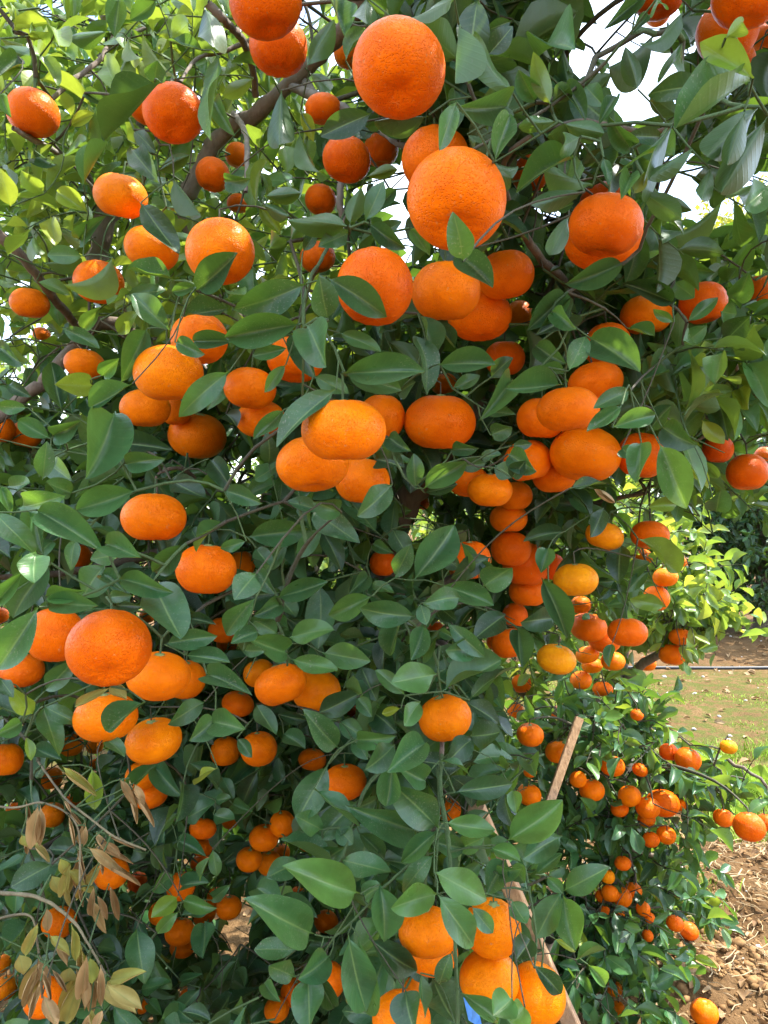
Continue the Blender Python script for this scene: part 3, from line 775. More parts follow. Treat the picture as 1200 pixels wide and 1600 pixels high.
# ------------------------------------------------------------------ big leaves of the fruiting tree
# photo crops three times enlarged; base x y, tip x y, width, depth in cm; letters: d dark, g bright green, y yellow-green, p pale, s dusty, w withered tan, o olive withered
CROPS = dict(A=(0, 0, 1.0), B=(400, 0, 1.0), C=(800, 0, 1.05), D=(0, 400, 1.2), E=(400, 400, 1.2), F=(800, 400, 1.22),
             G=(0, 800, 1.2), H=(400, 800, 1.55), I=(800, 800, 1.6), J=(0, 1200, 1.4), K=(400, 1200, 1.75), L=(800, 1200, 1.75))
HL = dict(
A="""560 -10 535 175 95 85d;735 0 610 95 80 90;800 190 905 95 120 92g;960 30 1000 220 130 88d;955 235 790 190 55 90;510 150 310 190 70 105p;820 370 660 200 60 95y;600 180 650 310 45 110y;
560 450 465 232 110 98y;755 390 475 650 88 84d;725 385 740 285 100 90;1030 270 960 640 70 86;1190 365 1045 450 70 95y;1000 470 1075 585 80 95g;0 215 160 275 85 95p;0 180 115 215 40 100y;85 265 5 350 90 95d;
0 440 50 545 60 88;400 435 510 500 60 105d;325 590 445 535 60 108y;300 735 400 660 85 105g;390 870 505 665 60 95;630 610 720 700 70 98d;610 690 720 820 110 95d;735 805 890 730 70 95p;815 835 940 1020 60 92;
440 880 545 775 80 112;510 820 635 800 50 110;670 870 775 860 70 112p;415 1000 255 880 90 100y;205 910 105 800 80 105y;50 970 0 800 95 100y;160 1100 170 1200 80 105y;150 1060 265 1050 60 108g;260 1070 385 1140 70 108y;
370 1120 465 1040 80 105;390 1200 220 1195 90 100g;660 950 840 1190 120 90d;780 970 930 1000 60 98d;170 740 260 770 70 110d;1050 850 1145 840 90 92;70 150 140 60 30 105y;60 120 60 10 30 105y;130 170 200 185 35 105y;75 110 20 20 35 105y;70 150 230 110 40 105y""",
B="""340 -10 425 170 50 74;520 -10 520 140 130 66d;930 -10 725 105 70 55;230 320 370 110 90 84d;250 340 350 425 70 88;120 425 110 720 130 76d;545 530 305 635 125 74d;420 285 510 140 50 72d;950 110 935 390 50 57p;
1040 -10 1000 330 160 62d;960 290 760 90 170 66d;810 540 555 570 90 66d;1180 500 940 500 150 60d;940 480 860 710 90 53s;1120 760 1190 530 110 55s;1200 430 1000 215 90 60;970 1225 935 1030 125 49s;40 920 210 905 80 84;
30 960 160 1010 70 84;430 1060 150 1030 120 74p;510 1040 600 840 90 76;440 1050 490 880 90 78;530 1010 655 890 70 80d;530 1050 690 1150 90 76d;560 1100 660 1050 80 80;440 1090 305 1150 90 78;160 1130 215 1060 70 78;
60 1170 130 1100 90 78;220 1180 280 1080 60 78;515 830 670 795 60 100y;720 1070 810 1190 70 80g;200 620 295 890 70 92p;210 520 270 650 60 95y;990 630 1050 680 60 70;1200 100 1070 150 60 62d;1085 260 1200 120 100 62d;1120 760 1200 840 120 64d""",
C="""610 -10 440 125 80 60d;690 -20 680 55 80 55p;560 160 640 70 50 62d;670 160 455 370 90 65d;800 190 750 320 120 66g;800 60 620 275 70 62d;390 270 450 340 50 64;590 420 530 220 90 62d;940 430 670 395 90 62d;
1130 370 880 200 100 50y;1000 180 1100 90 90 49y;1110 390 760 600 90 52;1160 500 880 760 150 55d;1090 520 1010 770 100 52;1200 540 980 905 160 54d;930 790 890 950 75 55;750 590 590 840 190 57d;620 850 845 695 90 55;
400 590 500 435 70 58d;210 570 25 595 70 60g;240 580 432 625 100 58;320 640 200 700 110 56;290 740 25 845 100 57d;340 900 85 960 100 56d;380 865 140 820 60 58;560 820 510 935 85 54;570 910 620 810 60 54y;430 740 450 860 50 57;
610 900 800 1030 110 58d;700 930 845 985 60 60d;210 990 290 950 50 60d;270 1010 170 1210 90 66;650 960 730 1060 70 110g;610 1150 660 1010 60 110g;700 1110 970 1015 70 100g;1200 880 1090 980 150 82g;1200 850 1010 945 90 85g;
180 490 100 270 90 60y;110 480 40 330 100 62;200 240 160 90 75 95g;200 280 290 110 90 95g;150 100 400 92 45 90d;290 190 340 240 50 90;240 220 260 400 70 80;170 60 230 0 60 95g;90 60 130 0 60 95g;0 90 150 130 50 80d;
250 400 330 540 90 62d;340 400 420 480 90 62d;180 480 280 400 90 62d;560 700 470 560 100 64d;700 640 560 640 80 64d;780 540 640 440 90 66d""",
D="""815 115 600 60 70 74;920 160 1110 -10 140 66;925 140 805 165 60 72;800 350 615 170 120 72;865 285 1065 240 70 69;1110 400 885 390 85 66;820 405 960 460 80 66;690 340 570 570 120 74;480 560 560 480 80 78p;290 335 460 430 75 82;
620 600 418 710 80 66;390 340 470 240 70 85g;590 180 770 160 80 84;550 370 640 270 80 86y;440 610 255 600 110 85y;290 730 240 500 110 90d;1075 540 838 745 120 62;540 730 400 1045 210 70;130 710 -20 700 70 75p;240 860 85 770 90 72p;
250 840 370 775 100 72p;200 1050 215 880 90 70;210 960 320 1040 100 78d;575 980 745 950 100 66;575 880 750 900 120 80d;640 1100 360 1190 140 66;340 1110 215 1060 90 68;90 1180 265 1130 130 62p;40 1080 140 1060 90 66;0 1080 45 1200 60 64;
-10 430 110 510 80 90;30 600 130 650 60 100d;1050 1100 1210 1150 90 66;800 1050 960 1130 110 85d;980 950 1080 1080 100 85d;1060 740 1110 800 90 90d;540 900 600 1040 70 90d;530 10 350 190 40 80y;200 30 380 10 50 95g;170 120 325 165 50 95g""",
E="""235 130 -105 250 165 61s;210 320 -150 380 150 61s;330 100 612 275 140 61;340 300 300 105 130 59s;240 330 330 520 170 58;400 550 790 545 150 57;420 560 690 630 120 59;390 360 580 445 80 64;375 625 80 860 110 56;140 510 40 640 60 64p;
130 720 -10 860 80 64p;800 650 790 350 100 68s;850 510 1125 510 125 66;930 -20 1110 150 130 56;760 270 850 470 60 70;830 310 930 430 50 72d;200 370 260 520 120 72d;150 430 -20 470 70 70p;270 560 430 640 90 66;620 850 720 910 90 76d;
560 950 680 990 120 80d;790 1090 985 960 110 72;750 1090 740 930 85 72;790 1110 945 1070 70 74d;640 1070 480 1210 120 64;400 1200 280 1150 110 68;130 1150 300 1180 60 74d;200 1100 360 1090 50 74d;1050 940 1130 930 60 68d;
1120 980 1200 1030 90 66d;1200 580 1085 720 110 70;1090 730 1200 740 60 70;1100 840 1200 800 90 72d;1100 570 1200 480 80 72d;920 620 1050 560 70 74;660 650 750 590 90 74d;920 910 1040 900 70 76d;950 990 1070 970 70 76d;60 980 60 850 90 85d""",
F="""530 30 250 130 120 66d;260 170 70 350 120 66d;280 280 110 370 130 68d;190 260 300 340 90 64;760 220 525 130 100 76d;760 310 665 250 50 72g;540 340 675 370 40 72p;820 310 965 195 70 78;760 120 850 190 100 85g;1050 210 1105 80 110 85;
980 260 1050 270 100 85;1010 390 1120 280 120 80d;800 420 905 330 80 80p;265 540 350 360 100 60s;360 380 600 545 170 62d;110 420 250 500 100 70d;235 605 -30 620 90 62;115 540 250 545 45 64p;890 480 760 550 90 85p;870 530 920 470 50 85y;
610 580 740 540 45 80;515 700 350 825 75 58s;470 805 680 735 95 60;555 630 405 700 90 64;640 820 750 700 90 78d;690 880 820 1185 150 64g;700 800 840 870 130 72d;605 870 590 1060 110 64;515 900 580 960 80 70;960 660 1010 840 120 90d;
890 770 995 880 80 88y;960 610 840 690 110 90y;1040 560 1160 600 60 90y;920 430 1100 390 40 85p;960 1200 980 1090 110 80d;630 1180 780 1160 70 90y;840 1000 910 1080 70 92y;800 940 870 870 70 92;880 960 970 1040 50 92y;0 890 90 880 50 60d;
-20 930 115 1010 110 59d;0 1040 65 960 80 58d;270 1090 450 1060 60 66d;380 1090 475 1150 80 66w;1060 620 1110 720 80 92y;950 470 1050 465 30 85p""",
G="""-30 0 155 175 120 58;170 -10 445 160 150 58;150 0 200 190 120 62d;170 185 160 315 140 55g;355 130 330 250 70 64;545 205 435 220 90 62;500 150 660 215 120 60;-20 430 105 285 80 55p;240 240 45 500 170 58d;215 395 395 370 90 56g;
225 430 460 440 105 56;490 250 390 400 150 66;480 290 570 360 80 64;560 315 808 375 110 60;720 320 855 600 190 63;870 150 705 290 110 68;1060 45 890 165 70 70;1155 135 1030 170 60 66;500 400 600 390 60 68;540 440 660 440 80 70d;
770 620 1008 580 100 60s;870 670 1075 705 90 60;180 445 -30 750 170 52;1200 400 1045 590 110 62;1200 290 1110 400 130 60s;1210 560 1085 615 80 62;1140 650 1230 650 60 62;520 820 360 905 60 62o;510 810 580 870 60 64o;680 890 480 1020 85 62s;
210 840 330 710 100 85;155 950 65 830 90 75y;205 910 360 985 80 80;200 910 270 1100 110 80;170 1110 280 1160 80 84d;105 985 -20 1040 80 72;120 1050 155 1160 40 76y;1000 985 1150 1020 130 68;1010 970 900 1060 110 69;970 760 1130 830 110 70s;
960 890 810 980 100 82;1110 1060 1180 1145 60 84;490 1060 580 1140 70 80;890 500 990 520 60 76d;0 780 60 860 60 66d""",
H="""-40 120 250 80 130 62;310 80 195 215 85 62;270 -10 440 110 130 62;300 70 400 270 100 70d;150 140 40 280 80 66s;100 400 335 330 100 58;120 430 10 475 90 60;0 270 75 360 80 60;0 170 70 250 80 62;155 590 355 550 115 57g;140 660 -40 590 120 57;
100 570 -10 510 90 60;165 690 385 740 90 56g;310 660 520 690 120 60;115 400 190 490 90 64;545 395 335 480 110 60g;530 300 440 380 80 64;540 330 630 370 60 66;750 490 485 450 130 57;650 310 720 160 95 60s;740 320 930 50 170 60s;
640 80 720 210 100 66d;550 150 640 190 60 68;770 430 800 525 70 55;960 400 815 420 110 55;870 340 1115 440 110 58;690 490 610 670 70 64s;790 530 725 695 100 58;780 680 840 590 70 60;1045 650 885 650 110 58;895 520 1075 680 90 57;
860 560 930 590 50 60;845 760 648 800 150 56g;700 860 562 740 80 57g;770 890 695 1005 90 56g;680 920 590 945 40 57y;890 790 985 710 70 62g;880 840 1150 690 80 58;1000 880 1180 700 70 60d;970 880 1145 980 70 64d;490 720 560 870 110 68d;
390 1110 240 950 120 60s;470 1070 615 1050 90 60;650 1090 520 1200 120 56;800 1080 620 1210 140 56;1020 1060 905 1160 110 64d;1000 1050 1150 1030 130 64d;280 950 480 850 110 68d;105 950 230 970 60 72d;390 980 500 1050 90 68s;
450 1060 520 1150 80 66;0 900 80 1020 90 68;130 1040 230 1110 90 72;270 990 400 970 50 70g;470 870 540 950 70 64s;520 920 650 1020 120 70d;860 1165 1010 1200 30 60;1065 350 1200 260 130 58;1050 240 1140 310 60 62d;1100 210 925 300 100 62d;
1170 480 1040 580 120 64d;960 140 1000 290 40 62;870 200 950 260 80 64d""",
I="""250 90 70 130 85 66d;430 -20 370 110 80 66d;170 170 135 285 90 62;140 310 265 590 120 60d;200 500 40 520 110 62d;30 545 45 725 110 62d;510 140 500 320 110 80d;590 125 780 285 70 78y;520 290 630 240 80 85;640 280 535 375 60 84;
720 445 550 410 80 80y;440 440 540 420 50 84;390 330 475 320 50 84d;470 615 455 715 55 72;330 480 360 500 40 76;500 370 530 430 40 80d""",
J="""840 250 690 390 120 92d;245 450 50 560 120 82d;640 750 680 990 130 84d;815 500 715 580 80 86;835 600 718 695 85 82g;850 550 980 540 80 84;855 620 995 650 75 82g;850 690 970 680 40 84;840 670 740 775 65 82g;985 410 925 530 45 80g;
995 380 1020 510 60 80g;990 620 1060 560 60 84;830 340 940 400 80 88;1000 220 1100 240 80 88;1010 150 1085 140 50 88;860 240 970 180 90 90;1090 170 1180 200 70 90;1040 40 1090 130 60 92;720 -10 830 100 100 84;620 80 720 0 80 86;
940 1030 815 1175 80 96;1010 1170 1085 1050 90 98d;660 1040 760 1010 70 96;700 1100 760 1160 60 95g;520 1190 620 1150 70 95;850 1000 940 970 50 98;430 0 440 195 80 60y;290 -10 430 115 80 58o;1020 0 910 80 40 70y;960 720 950 890 110 98;
180 170 145 360 60 58w;190 175 190 350 45 58w;300 150 330 200 30 58w;320 220 350 355 40 58w;400 270 395 355 50 58w;450 300 490 380 60 58w;490 340 555 410 35 58w;500 310 615 370 30 58w;410 370 565 475 40 56w;360 370 400 530 45 58w;
560 50 630 165 50 58w;630 70 670 170 35 58w;330 440 290 590 35 58o;480 450 400 570 45 58o;440 550 430 690 45 58w;450 590 500 700 40 58w;370 550 385 640 30 58w;180 720 120 870 70 56o;335 735 360 890 40 56o;230 780 315 870 45 56o;
220 650 225 760 50 57w;190 905 115 1100 65 55w;410 870 380 1060 45 54w;470 920 475 1100 45 54w;240 940 310 1040 50 55w;380 970 310 1190 110 55o;490 1010 650 1120 70 54o;500 1000 650 965 60 55o;330 930 310 1000 70 56o;420 880 430 1000 60 56o;
480 1130 450 1210 60 54w;200 1060 260 1200 60 54w;190 1000 140 1160 40 54w;200 940 230 1080 40 54w;430 1130 430 1210 60 55o;90 870 110 960 70 58o;240 500 280 590 60 58o;280 420 310 500 50 58o;160 340 220 430 60 60o;100 310 140 370 60 60o""",
K="""340 -20 190 250 150 54;310 290 195 230 110 54;480 150 290 340 130 55s;270 100 490 285 60 53s;740 290 495 200 160 54;850 280 640 80 170 52s;640 -40 610 180 110 50;790 60 660 -10 120 52;885 255 1120 290 105 50g;930 115 1210 70 110 53d;
400 430 608 475 120 52;120 330 370 460 90 54s;490 590 170 475 180 49g;200 440 60 510 110 54;275 780 0 640 180 48;0 560 100 640 120 54;110 620 280 700 110 54d;580 545 610 820 150 49;500 610 580 560 90 50;850 590 632 660 130 49g;
850 295 675 440 90 50;835 405 680 580 90 51;835 485 1100 615 150 48g;850 590 1055 860 140 46;1010 650 1115 775 80 47;800 340 990 370 100 54;950 380 1050 330 90 55;1170 430 1080 590 110 54;1105 375 1240 440 80 50g;1140 500 1240 470 80 53;
430 780 515 1135 170 47;480 790 520 1200 150 49p;345 880 195 990 130 49;240 980 250 1230 150 48;180 980 55 930 100 52;190 850 -10 850 100 54s;530 800 770 960 130 53d;700 1040 740 1210 150 49d;770 960 790 1170 65 50;920 860 850 1030 80 49s;
830 990 940 1200 180 55d;1200 1080 1110 1160 140 46g;960 1050 1140 1190 90 48;270 940 370 1130 80 52d;380 280 450 350 90 54;480 300 610 430 80 56d;320 440 400 380 100 55;40 1010 110 1090 70 55""",
L="""-20 340 235 150 160 50g;235 320 50 430 120 52;0 370 60 450 100 52;0 460 60 540 90 53;240 575 430 470 120 60d;235 580 115 800 120 59;240 600 300 850 140 61;100 925 240 1065 85 47d;90 800 20 900 110 54d;60 1120 0 1180 110 46g;
110 500 235 400 60 56;160 510 240 590 60 58;300 900 440 850 50 70g;355 920 450 1030 70 72g;200 800 300 860 50 64y;0 620 70 730 90 51;0 100 20 200 70 58g""")
leaves = []
for key, txt in HL.items():
    ox, oy, sc_ = CROPS[key]
    for it in txt.replace('\n', '').split(';'):
        q = it.split(); fl = q[5][-1] if q[5][-1].isalpha() else ''
        bx, by, tx, ty, w = [float(v) / 3 for v in q[:5]]
        leaves.append(dict(bx=bx + ox, by=by + oy, tx=tx + ox, ty=ty + oy, w=w, d=float(q[5].rstrip('dgypswo')) / 100 * sc_, f=fl))

rj = random.Random(9)
for l in [q for q in leaves if q['f'] in ('w', 'o') and q['by'] > 1200]:
    for _ in range(1 if rj.random() < 0.75 else 0):
        a, b = rj.gauss(0, 18), rj.gauss(0, 22); m = dict(l); m['bx'] += a; m['by'] += b; m['tx'] += a + rj.gauss(0, 10); m['ty'] += b + rj.gauss(4, 8); m['w'] *= rj.uniform(.7, 1.1); m['d'] += rj.uniform(.005, .09); leaves.append(m)
def over_fruit(x, y, d0, margin=0.006):
    """depth of the skin of the nearest fruit that this pixel meets, or None"""
    best = None
    for f in fruits:
        q = ((x - f['x']) / (0.5 * f['w'])) ** 2 + ((y - f['y']) / (0.5 * f['h'])) ** 2
        if q < 1.0:
            s = f['d'] - f['r'] * math.sqrt(1 - q) - margin
            if best is None or f['d'] < best[1]: best = (s, f['d'], f['r'])
    return best
for l in leaves:
    r = random.Random(int(l['bx'] * 13 + l['ty'] * 7)); l['rnd'] = r
    lp = math.hypot(l['tx'] - l['bx'], l['ty'] - l['by']); w = l['w']
    dry = l['f'] in ('w', 'o') and False
    d = l['d']
    # true size: leaves run from about 4 to 11 cm
    Lt, Wt = lp, w
    if w > 0.52 * lp: Lt = min(w / 0.5, 1.25 * lp)
    elif w < 0.36 * lp: Wt = 0.40 * lp
    if l['f'] in 'wo' and l['f']: Wt = 1.35 * max(w, 0.28 * lp); w = Wt; Lt = lp; l['tx'] += 0.15 * (l['tx'] - l['bx']); l['ty'] += 0.15 * (l['ty'] - l['by'])
    dz_px = -math.sqrt(max(0, Lt * Lt - lp * lp)) - lp * r.uniform(-0.10, 0.28)
    for _ in range(30):                                    # a leaf lying over a fruit lies in front of its skin
        bad = False
        for t in (0.0, 0.25, 0.5, 0.75, 1.0):
            X, Y = l['bx'] + (l['tx'] - l['bx']) * t, l['by'] + (l['ty'] - l['by']) * t
            dd = d + dz_px / F * d * t; o = over_fruit(X, Y, dd)
            if o and o[0] < dd < o[1] + 0.6 * o[2]: bad = True
        if not bad: break
        d -= 0.008
    l['d'] = d
    b = P(l['bx'], l['by'], d); tip = P(l['tx'], l['ty'], d * (1 + dz_px / F))
    L = np.linalg.norm(tip - b); W = Wt / F * d * 1.0
    x = (tip - b) / L; view = b / np.linalg.norm(b - np.array((0, 0, 0))) if False else (b - np.array((0, 0, CAMZ))); view = view / np.linalg.norm(view)
    n = -(view - x * (view @ x)); n /= np.linalg.norm(n); side = np.cross(n, x)
    roll = math.acos(min(1, w / Wt)) if Wt > w else 0.0
    roll += r.uniform(-0.15, 0.15)
    cand = [n * math.cos(a) + side * math.sin(a) for a in (roll, -roll)]
    n = cand[0] if cand[0][2] > cand[1][2] else cand[1]
    if l['by'] < 420 and r.random() < 0.45 and not l['f'] == 's': n = -n                # seen from below
    l['M'] = frame(b, x, n, L, W); l['b'] = b; l['area'] = lp * w; l['x'] = x
print('fruits', len(fruits) + len(low) + len(sun_f), 'leaves', len(leaves))

# ------------------------------------------------------------------ limbs of the fruiting tree (pixel x, y, width in pixels, depth)
TR = P(585, 900, 1.75)
LIMBS = [
 ('trunk', [(560, 1760, 120, 1.72), (572, 1560, 96, 1.72), (590, 1300, 80, 1.72), (600, 1120, 72, 1.72), (610, 980, 62, 1.72), (590, 860, 56, 1.7), (555, 790, 46, 1.68)]),
 ('branch', [(555, 790, 46, 1.68), (480, 700, 40, 1.62), (400, 560, 36, 1.55), (320, 400, 32, 1.5), (288, 322, 28, 1.47), (310, 275, 27, 1.45), (345, 215, 28, 1.42), (400, 178, 25, 1.38), (455, 128, 23, 1.35), (515, 70, 26, 1.3), (560, 10, 24, 1.25), (610, -90, 20, 1.2), (640, -220, 14, 1.2)]),
 ('branch', [(480, 700, 40, 1.62), (330, 600, 36, 1.6), (200, 480, 34, 1.55), (152, 405, 36, 1.5), (168, 340, 32, 1.48), (205, 270, 22, 1.5), (215, 150, 16, 1.55), (160, 20, 12, 1.6), (120, -120, 8, 1.6)]),
 ('branch', [(330, 600, 30, 1.6), (180, 508, 22, 1.5), (125, 535, 21, 1.46), (75, 590, 20, 1.42), (30, 626, 19, 1.4), (-60, 700, 15, 1.35), (-150, 740, 10, 1.3)]),
 ('branch', [(590, 860, 50, 1.7), (650, 760, 44, 1.62), (740, 640, 38, 1.5), (830, 560, 22, 1.5), (960, 545, 15, 1.42), (1080, 540, 12, 1.35), (1220, 520, 9, 1.3), (1350, 480, 6, 1.3)]),
 ('branch', [(830, 560, 20, 1.5), (895, 470, 17, 1.25), (880, 438, 14, 1.15), (835, 392, 13, 1.05), (790, 300, 10, 0.95), (800, 235, 9, 0.85), (900, 190, 8, 0.78), (1030, 205, 7, 0.72), (1120, 130, 6, 0.66), (1150, 60, 5, 0.66)]),
 ('branch', [(555, 790, 40, 1.68), (430, 830, 24, 1.6), (300, 850, 17, 1.5), (180, 880, 13, 1.4), (60, 900, 10, 1.3), (-60, 900, 7, 1.2)]),
 ('branch', [(600, 1120, 56, 1.72), (480, 1180, 22, 1.85), (320, 1230, 16, 1.9), (180, 1260, 12, 1.8), (60, 1330, 10, 1.6), (-60, 1360, 7, 1.5)]),
 ('branch', [(600, 1120, 50, 1.72), (660, 1060, 40, 1.55), (690, 1010, 20, 1.38), (700, 1060, 10, 1.2), (692, 1130, 8, 1.1), (690, 1180, 7, 1.02)]),
 ('branch', [(610, 980, 50, 1.72), (720, 900, 22, 1.7), (820, 830, 14, 1.65), (920, 790, 10, 1.6), (1010, 770, 6, 1.55)]),
]
THIN = [  # smaller branches that show bare
 ('grey', [(478, 130, 16, 1.34), (505, 172, 14, 1.28), (521, 222, 13, 1.25), (533, 262, 12, 1.22), (531, 320, 11, 1.2), (540, 350, 8, 1.2)]),
 ('grey', [(455, 135, 15, 1.35), (535, 170, 15, 1.22), (598, 205, 12, 1.1), (632, 228, 11, 1.02), (700, 215, 9, 0.9)]),
 ('bark', [(-30, 345, 17, 1.15), (38, 405, 15, 1.2), (78, 458, 14, 1.28), (120, 508, 13, 1.4), (140, 525, 12, 1.46)]),
 ('grey', [(20, 200, 8, 1.05), (46, 215, 9, 1.08), (92, 240, 10, 1.15), (130, 266, 11, 1.3), (160, 320, 12, 1.47)]),
 ('bark', [(80, 156, 7, 1.15), (115, 125, 8, 1.2), (155, 94, 8, 1.25), (178, 66, 7, 1.3), (245, 36, 6, 1.35)]),
 ('grey', [(365, 178, 10, 1.38), (383, 205, 9, 1.3), (386, 250, 8, 1.25), (384, 300, 6, 1.22)]),
 ('bark', [(325, 5, 14, 1.1), (352, 34, 13, 1.12), (375, 58, 12, 1.2), (392, 95, 11, 1.3), (400, 150, 11, 1.36)]),
 ('bark', [(282, 128, 5, 1.1), (308, 92, 6, 1.2), (350, 80, 7, 1.25), (395, 62, 8, 1.28)]),
 ('bark', [(245, 770, 4, 1.2), (248, 740, 5, 1.2), (290, 735, 7, 1.25), (330, 780, 7, 1.35), (380, 830, 8, 1.45)]),
 ('green', [(540, 330, 6, 1.1), (505, 400, 8, 0.86), (487, 430, 8, 0.76), (476, 470, 8, 0.74), (475, 520, 7, 0.73), (473, 600, 6, 0.76), (471, 655, 5, 0.8)]),
 ('green', [(690, 1180, 10, 1.02), (688, 1230, 9, 0.96), (697, 1290, 11, 0.92), (703, 1340, 10, 0.9), (708, 1420, 9, 0.88), (712, 1500, 9, 0.87), (717, 1620, 9, 0.86)]),
 ('green', [(684, 1200, 6, 1.0), (686, 1260, 6, 0.95), (683, 1330, 5, 0.91), (680, 1385, 5, 0.9)]),
 ('green', [(640, 1160, 10, 1.1), (580, 1220, 9, 0.99), (556, 1270, 8, 0.96), (542, 1320, 7, 0.93), (522, 1370, 5, 0.9)]),
 ('green', [(690, 1300, 8, 0.92), (645, 1345, 7, 0.9), (602, 1384, 6, 0.88), (555, 1435, 5, 0.86), (522, 1465, 5, 0.86)]),
 ('green', [(686, 1010, 7, 1.1), (684, 1040, 6, 1.03), (688, 1075, 5, 1.03), (692, 1092, 5, 1.05)]),
 ('green', [(455, 890, 5, 1.1), (432, 955, 6, 0.98), (445, 1000, 6, 0.95), (449, 1040, 5, 0.99)]),
 ('dry', [(-60, 1385, 12, 0.85), (0, 1395, 9, 0.82), (40, 1398, 9, 0.8), (75, 1409, 8, 0.79), (115, 1440, 7, 0.78), (135, 1470, 5, 0.77), (165, 1522, 4, 0.76)]),
 ('dry', [(-40, 1450, 6, 0.84), (10, 1432, 6, 0.81), (48, 1432, 5, 0.8), (58, 1470, 4, 0.79), (64, 1520, 4, 0.78), (66, 1560, 3, 0.77)]),
 ('dry', [(60, 1190, 5, 1.0), (100, 1245, 5, 0.84), (140, 1278, 5, 0.81), (180, 1308, 4, 0.8), (228, 1328, 3, 0.81)]),
 ('dry', [(-40, 1255, 6, 0.95), (20, 1262, 5, 0.86), (70, 1255, 4, 0.83), (120, 1290, 4, 0.81), (125, 1390, 3, 0.8)]),
 ('green', [(820, 1355, 6, 1.05), (832, 1420, 6, 1.0), (838, 1470, 6, 0.98), (835, 1512, 5, 0.93)]),
 ('bark', [(1020, 720, 5, 1.4), (1100, 680, 6, 1.36), (1150, 600, 7, 1.3), (1140, 545, 8, 1.24)]),
]
nodes = []; parent = []; base_r = []
def add_chain(pts, rad, p0=-1):
    prev = p0
    for p, r in zip(pts, rad):
        nodes.append(p); parent.append(prev); base_r.append(r); prev = len(nodes) - 1
    return prev
tree = empty('mandarin_tree', tuple(P(560, 1790, 1.72) * np.array((1, 1, 0))))
tag(tree, 'large mandarin tree with glossy leaves, thick bark limb and hanging withered twigs', 'tree', None)
def limb_mesh(spec, mat, name, n=12, rough=0.12):
    a = np.array([[*P(x, y, d), 0.5 * w / F * d] for x, y, w, d in spec]); s = smooth_path(a, 7)
    rr = np.random.default_rng(int(spec[0][0] + spec[-1][1] * 3 + 5000)); k = len(s)
    s[1:-1, :3] += rr.normal(0, 1, (k - 2, 3)) * s[1:-1, 3:4] * rough
    V, Q, U = tube(s[:, :3], np.maximum(s[:, 3] * (1 + rr.normal(0, 0.05, k)), 0.0012), n)
    o = link(name, np_mesh(name, V, Q, mat, U), tree); o.matrix_parent_inverse = Matrix.Translation(tree.location).inverted()
    add_chain(list(s[:, :3]), list(s[:, 3])); return o
for nm, spec in LIMBS: limb_mesh(spec, M_bark, nm)
MT = dict(grey=M_greybark, bark=M_bark, green=M_greentwig, dry=M_drytwig)
for mt, spec in THIN:
    if mt in ('dry', 'green'): spec = [(x, y, w * 0.7, d) for x, y, w, d in spec]
    limb_mesh(spec, MT[mt], 'branch', 8, 0.10)
N0 = len(nodes)

# ------------------------------------------------------------------ fruit objects
def nrm(v): v = np.asarray(v, float); return v / (np.linalg.norm(v) + 1e-9)
CAMP = np.array((0, 0, CAMZ))
fruit_tops = []
def make_fruit(f, label, group, parts=True, r=None):
    r = random.Random(int(f['x'] * 31 + f['y'] * 17))
    up = nrm((r.gauss(0, 0.13), r.gauss(0, 0.13), 1))
    if f['b']: up = -nrm(nrm(CAMP - f['p']) * (0.62 if f['y'] < 600 else 0.85) + np.array((0.0, 0, -0.8)))
    ratio = min(1.0, max(0.76, f['h'] / f['w'])); ratio = 0.9 if f['b'] else ratio
    elev = abs(math.atan2(f['y'] - CY, F)); ratio = max(0.74, ratio - 0.12 * math.sin(elev))
    me, top = PEEL[r.randrange(len(PEEL))]
    z = nrm(up); x = nrm(np.cross((0.2, 1, 0.1), z)); y = np.cross(z, x); a = r.uniform(0, 6.28)
    x, y = x * math.cos(a) + y * math.sin(a), y * math.cos(a) - x * math.sin(a)
    M = np.eye(4); R = f['r']; M[:3, 0] = x * R; M[:3, 1] = y * R; M[:3, 2] = z * R * ratio; M[:3, 3] = f['p']
    o = bpy.data.objects.new('mandarin', me); C.objects.link(o); o.matrix_world = Matrix(M.tolist())
    o.color = (min(1, max(0, f['hue'] / 9 + r.uniform(-0.05, 0.05))), r.random(), 0, 1)
    tag(o, label, 'mandarin', group)
    if parts:
        c = bpy.data.objects.new('calyx', ME_CALYX); C.objects.link(c); c.parent = o
        c.location = (0, 0, top + 0.01); c.scale = (1.25, 1.25, 1.2)
    f['top'] = f['p'] + z * R * ratio * (top + 0.02); f['up'] = z
    return o
def zone(f):
    x, y = f['x'], f['y']
    if x > 1000 and y < 150: return ('mandarin crowded behind the curled yellowing leaf against the sky', 'mandarins by the curled leaf')
    if y < 350 and x < 640: return ('small mandarin glimpsed among twigs around the bark limb', 'mandarins around the bark limb')
    if y < 520 and x > 760: return ('red mandarin mostly hidden by dark leaves of the side branch', 'mandarins along the side branch')
    if x > 900 and 420 < y < 780: return ('red mandarin mostly hidden by dark leaves of the side branch', 'mandarins along the side branch')
    if x < 420 and y < 720: return ('small mandarin partly hidden near the grey side limb', 'mandarins near the grey side limb')
    if x > 640 and 720 <= y < 1080: return ('small mandarin in the hanging bunches over the open ground', 'mandarins in the hanging bunches')
    if x < 240 and y > 1140: return ('small mandarin among the withered twigs and yellowing leaves', 'mandarins among the withered twigs')
    if x < 480 and y > 1270: return ('small mandarin in the shaded bunches low inside the tree', 'mandarins low inside the tree')
    if y >= 1180: return ('mandarin mostly hidden behind big leaves near the lowest cluster', 'mandarins around the lowest cluster')
    return ('mandarin mostly hidden between the broad leaves in the middle of the tree', 'mandarins between the broad leaves')
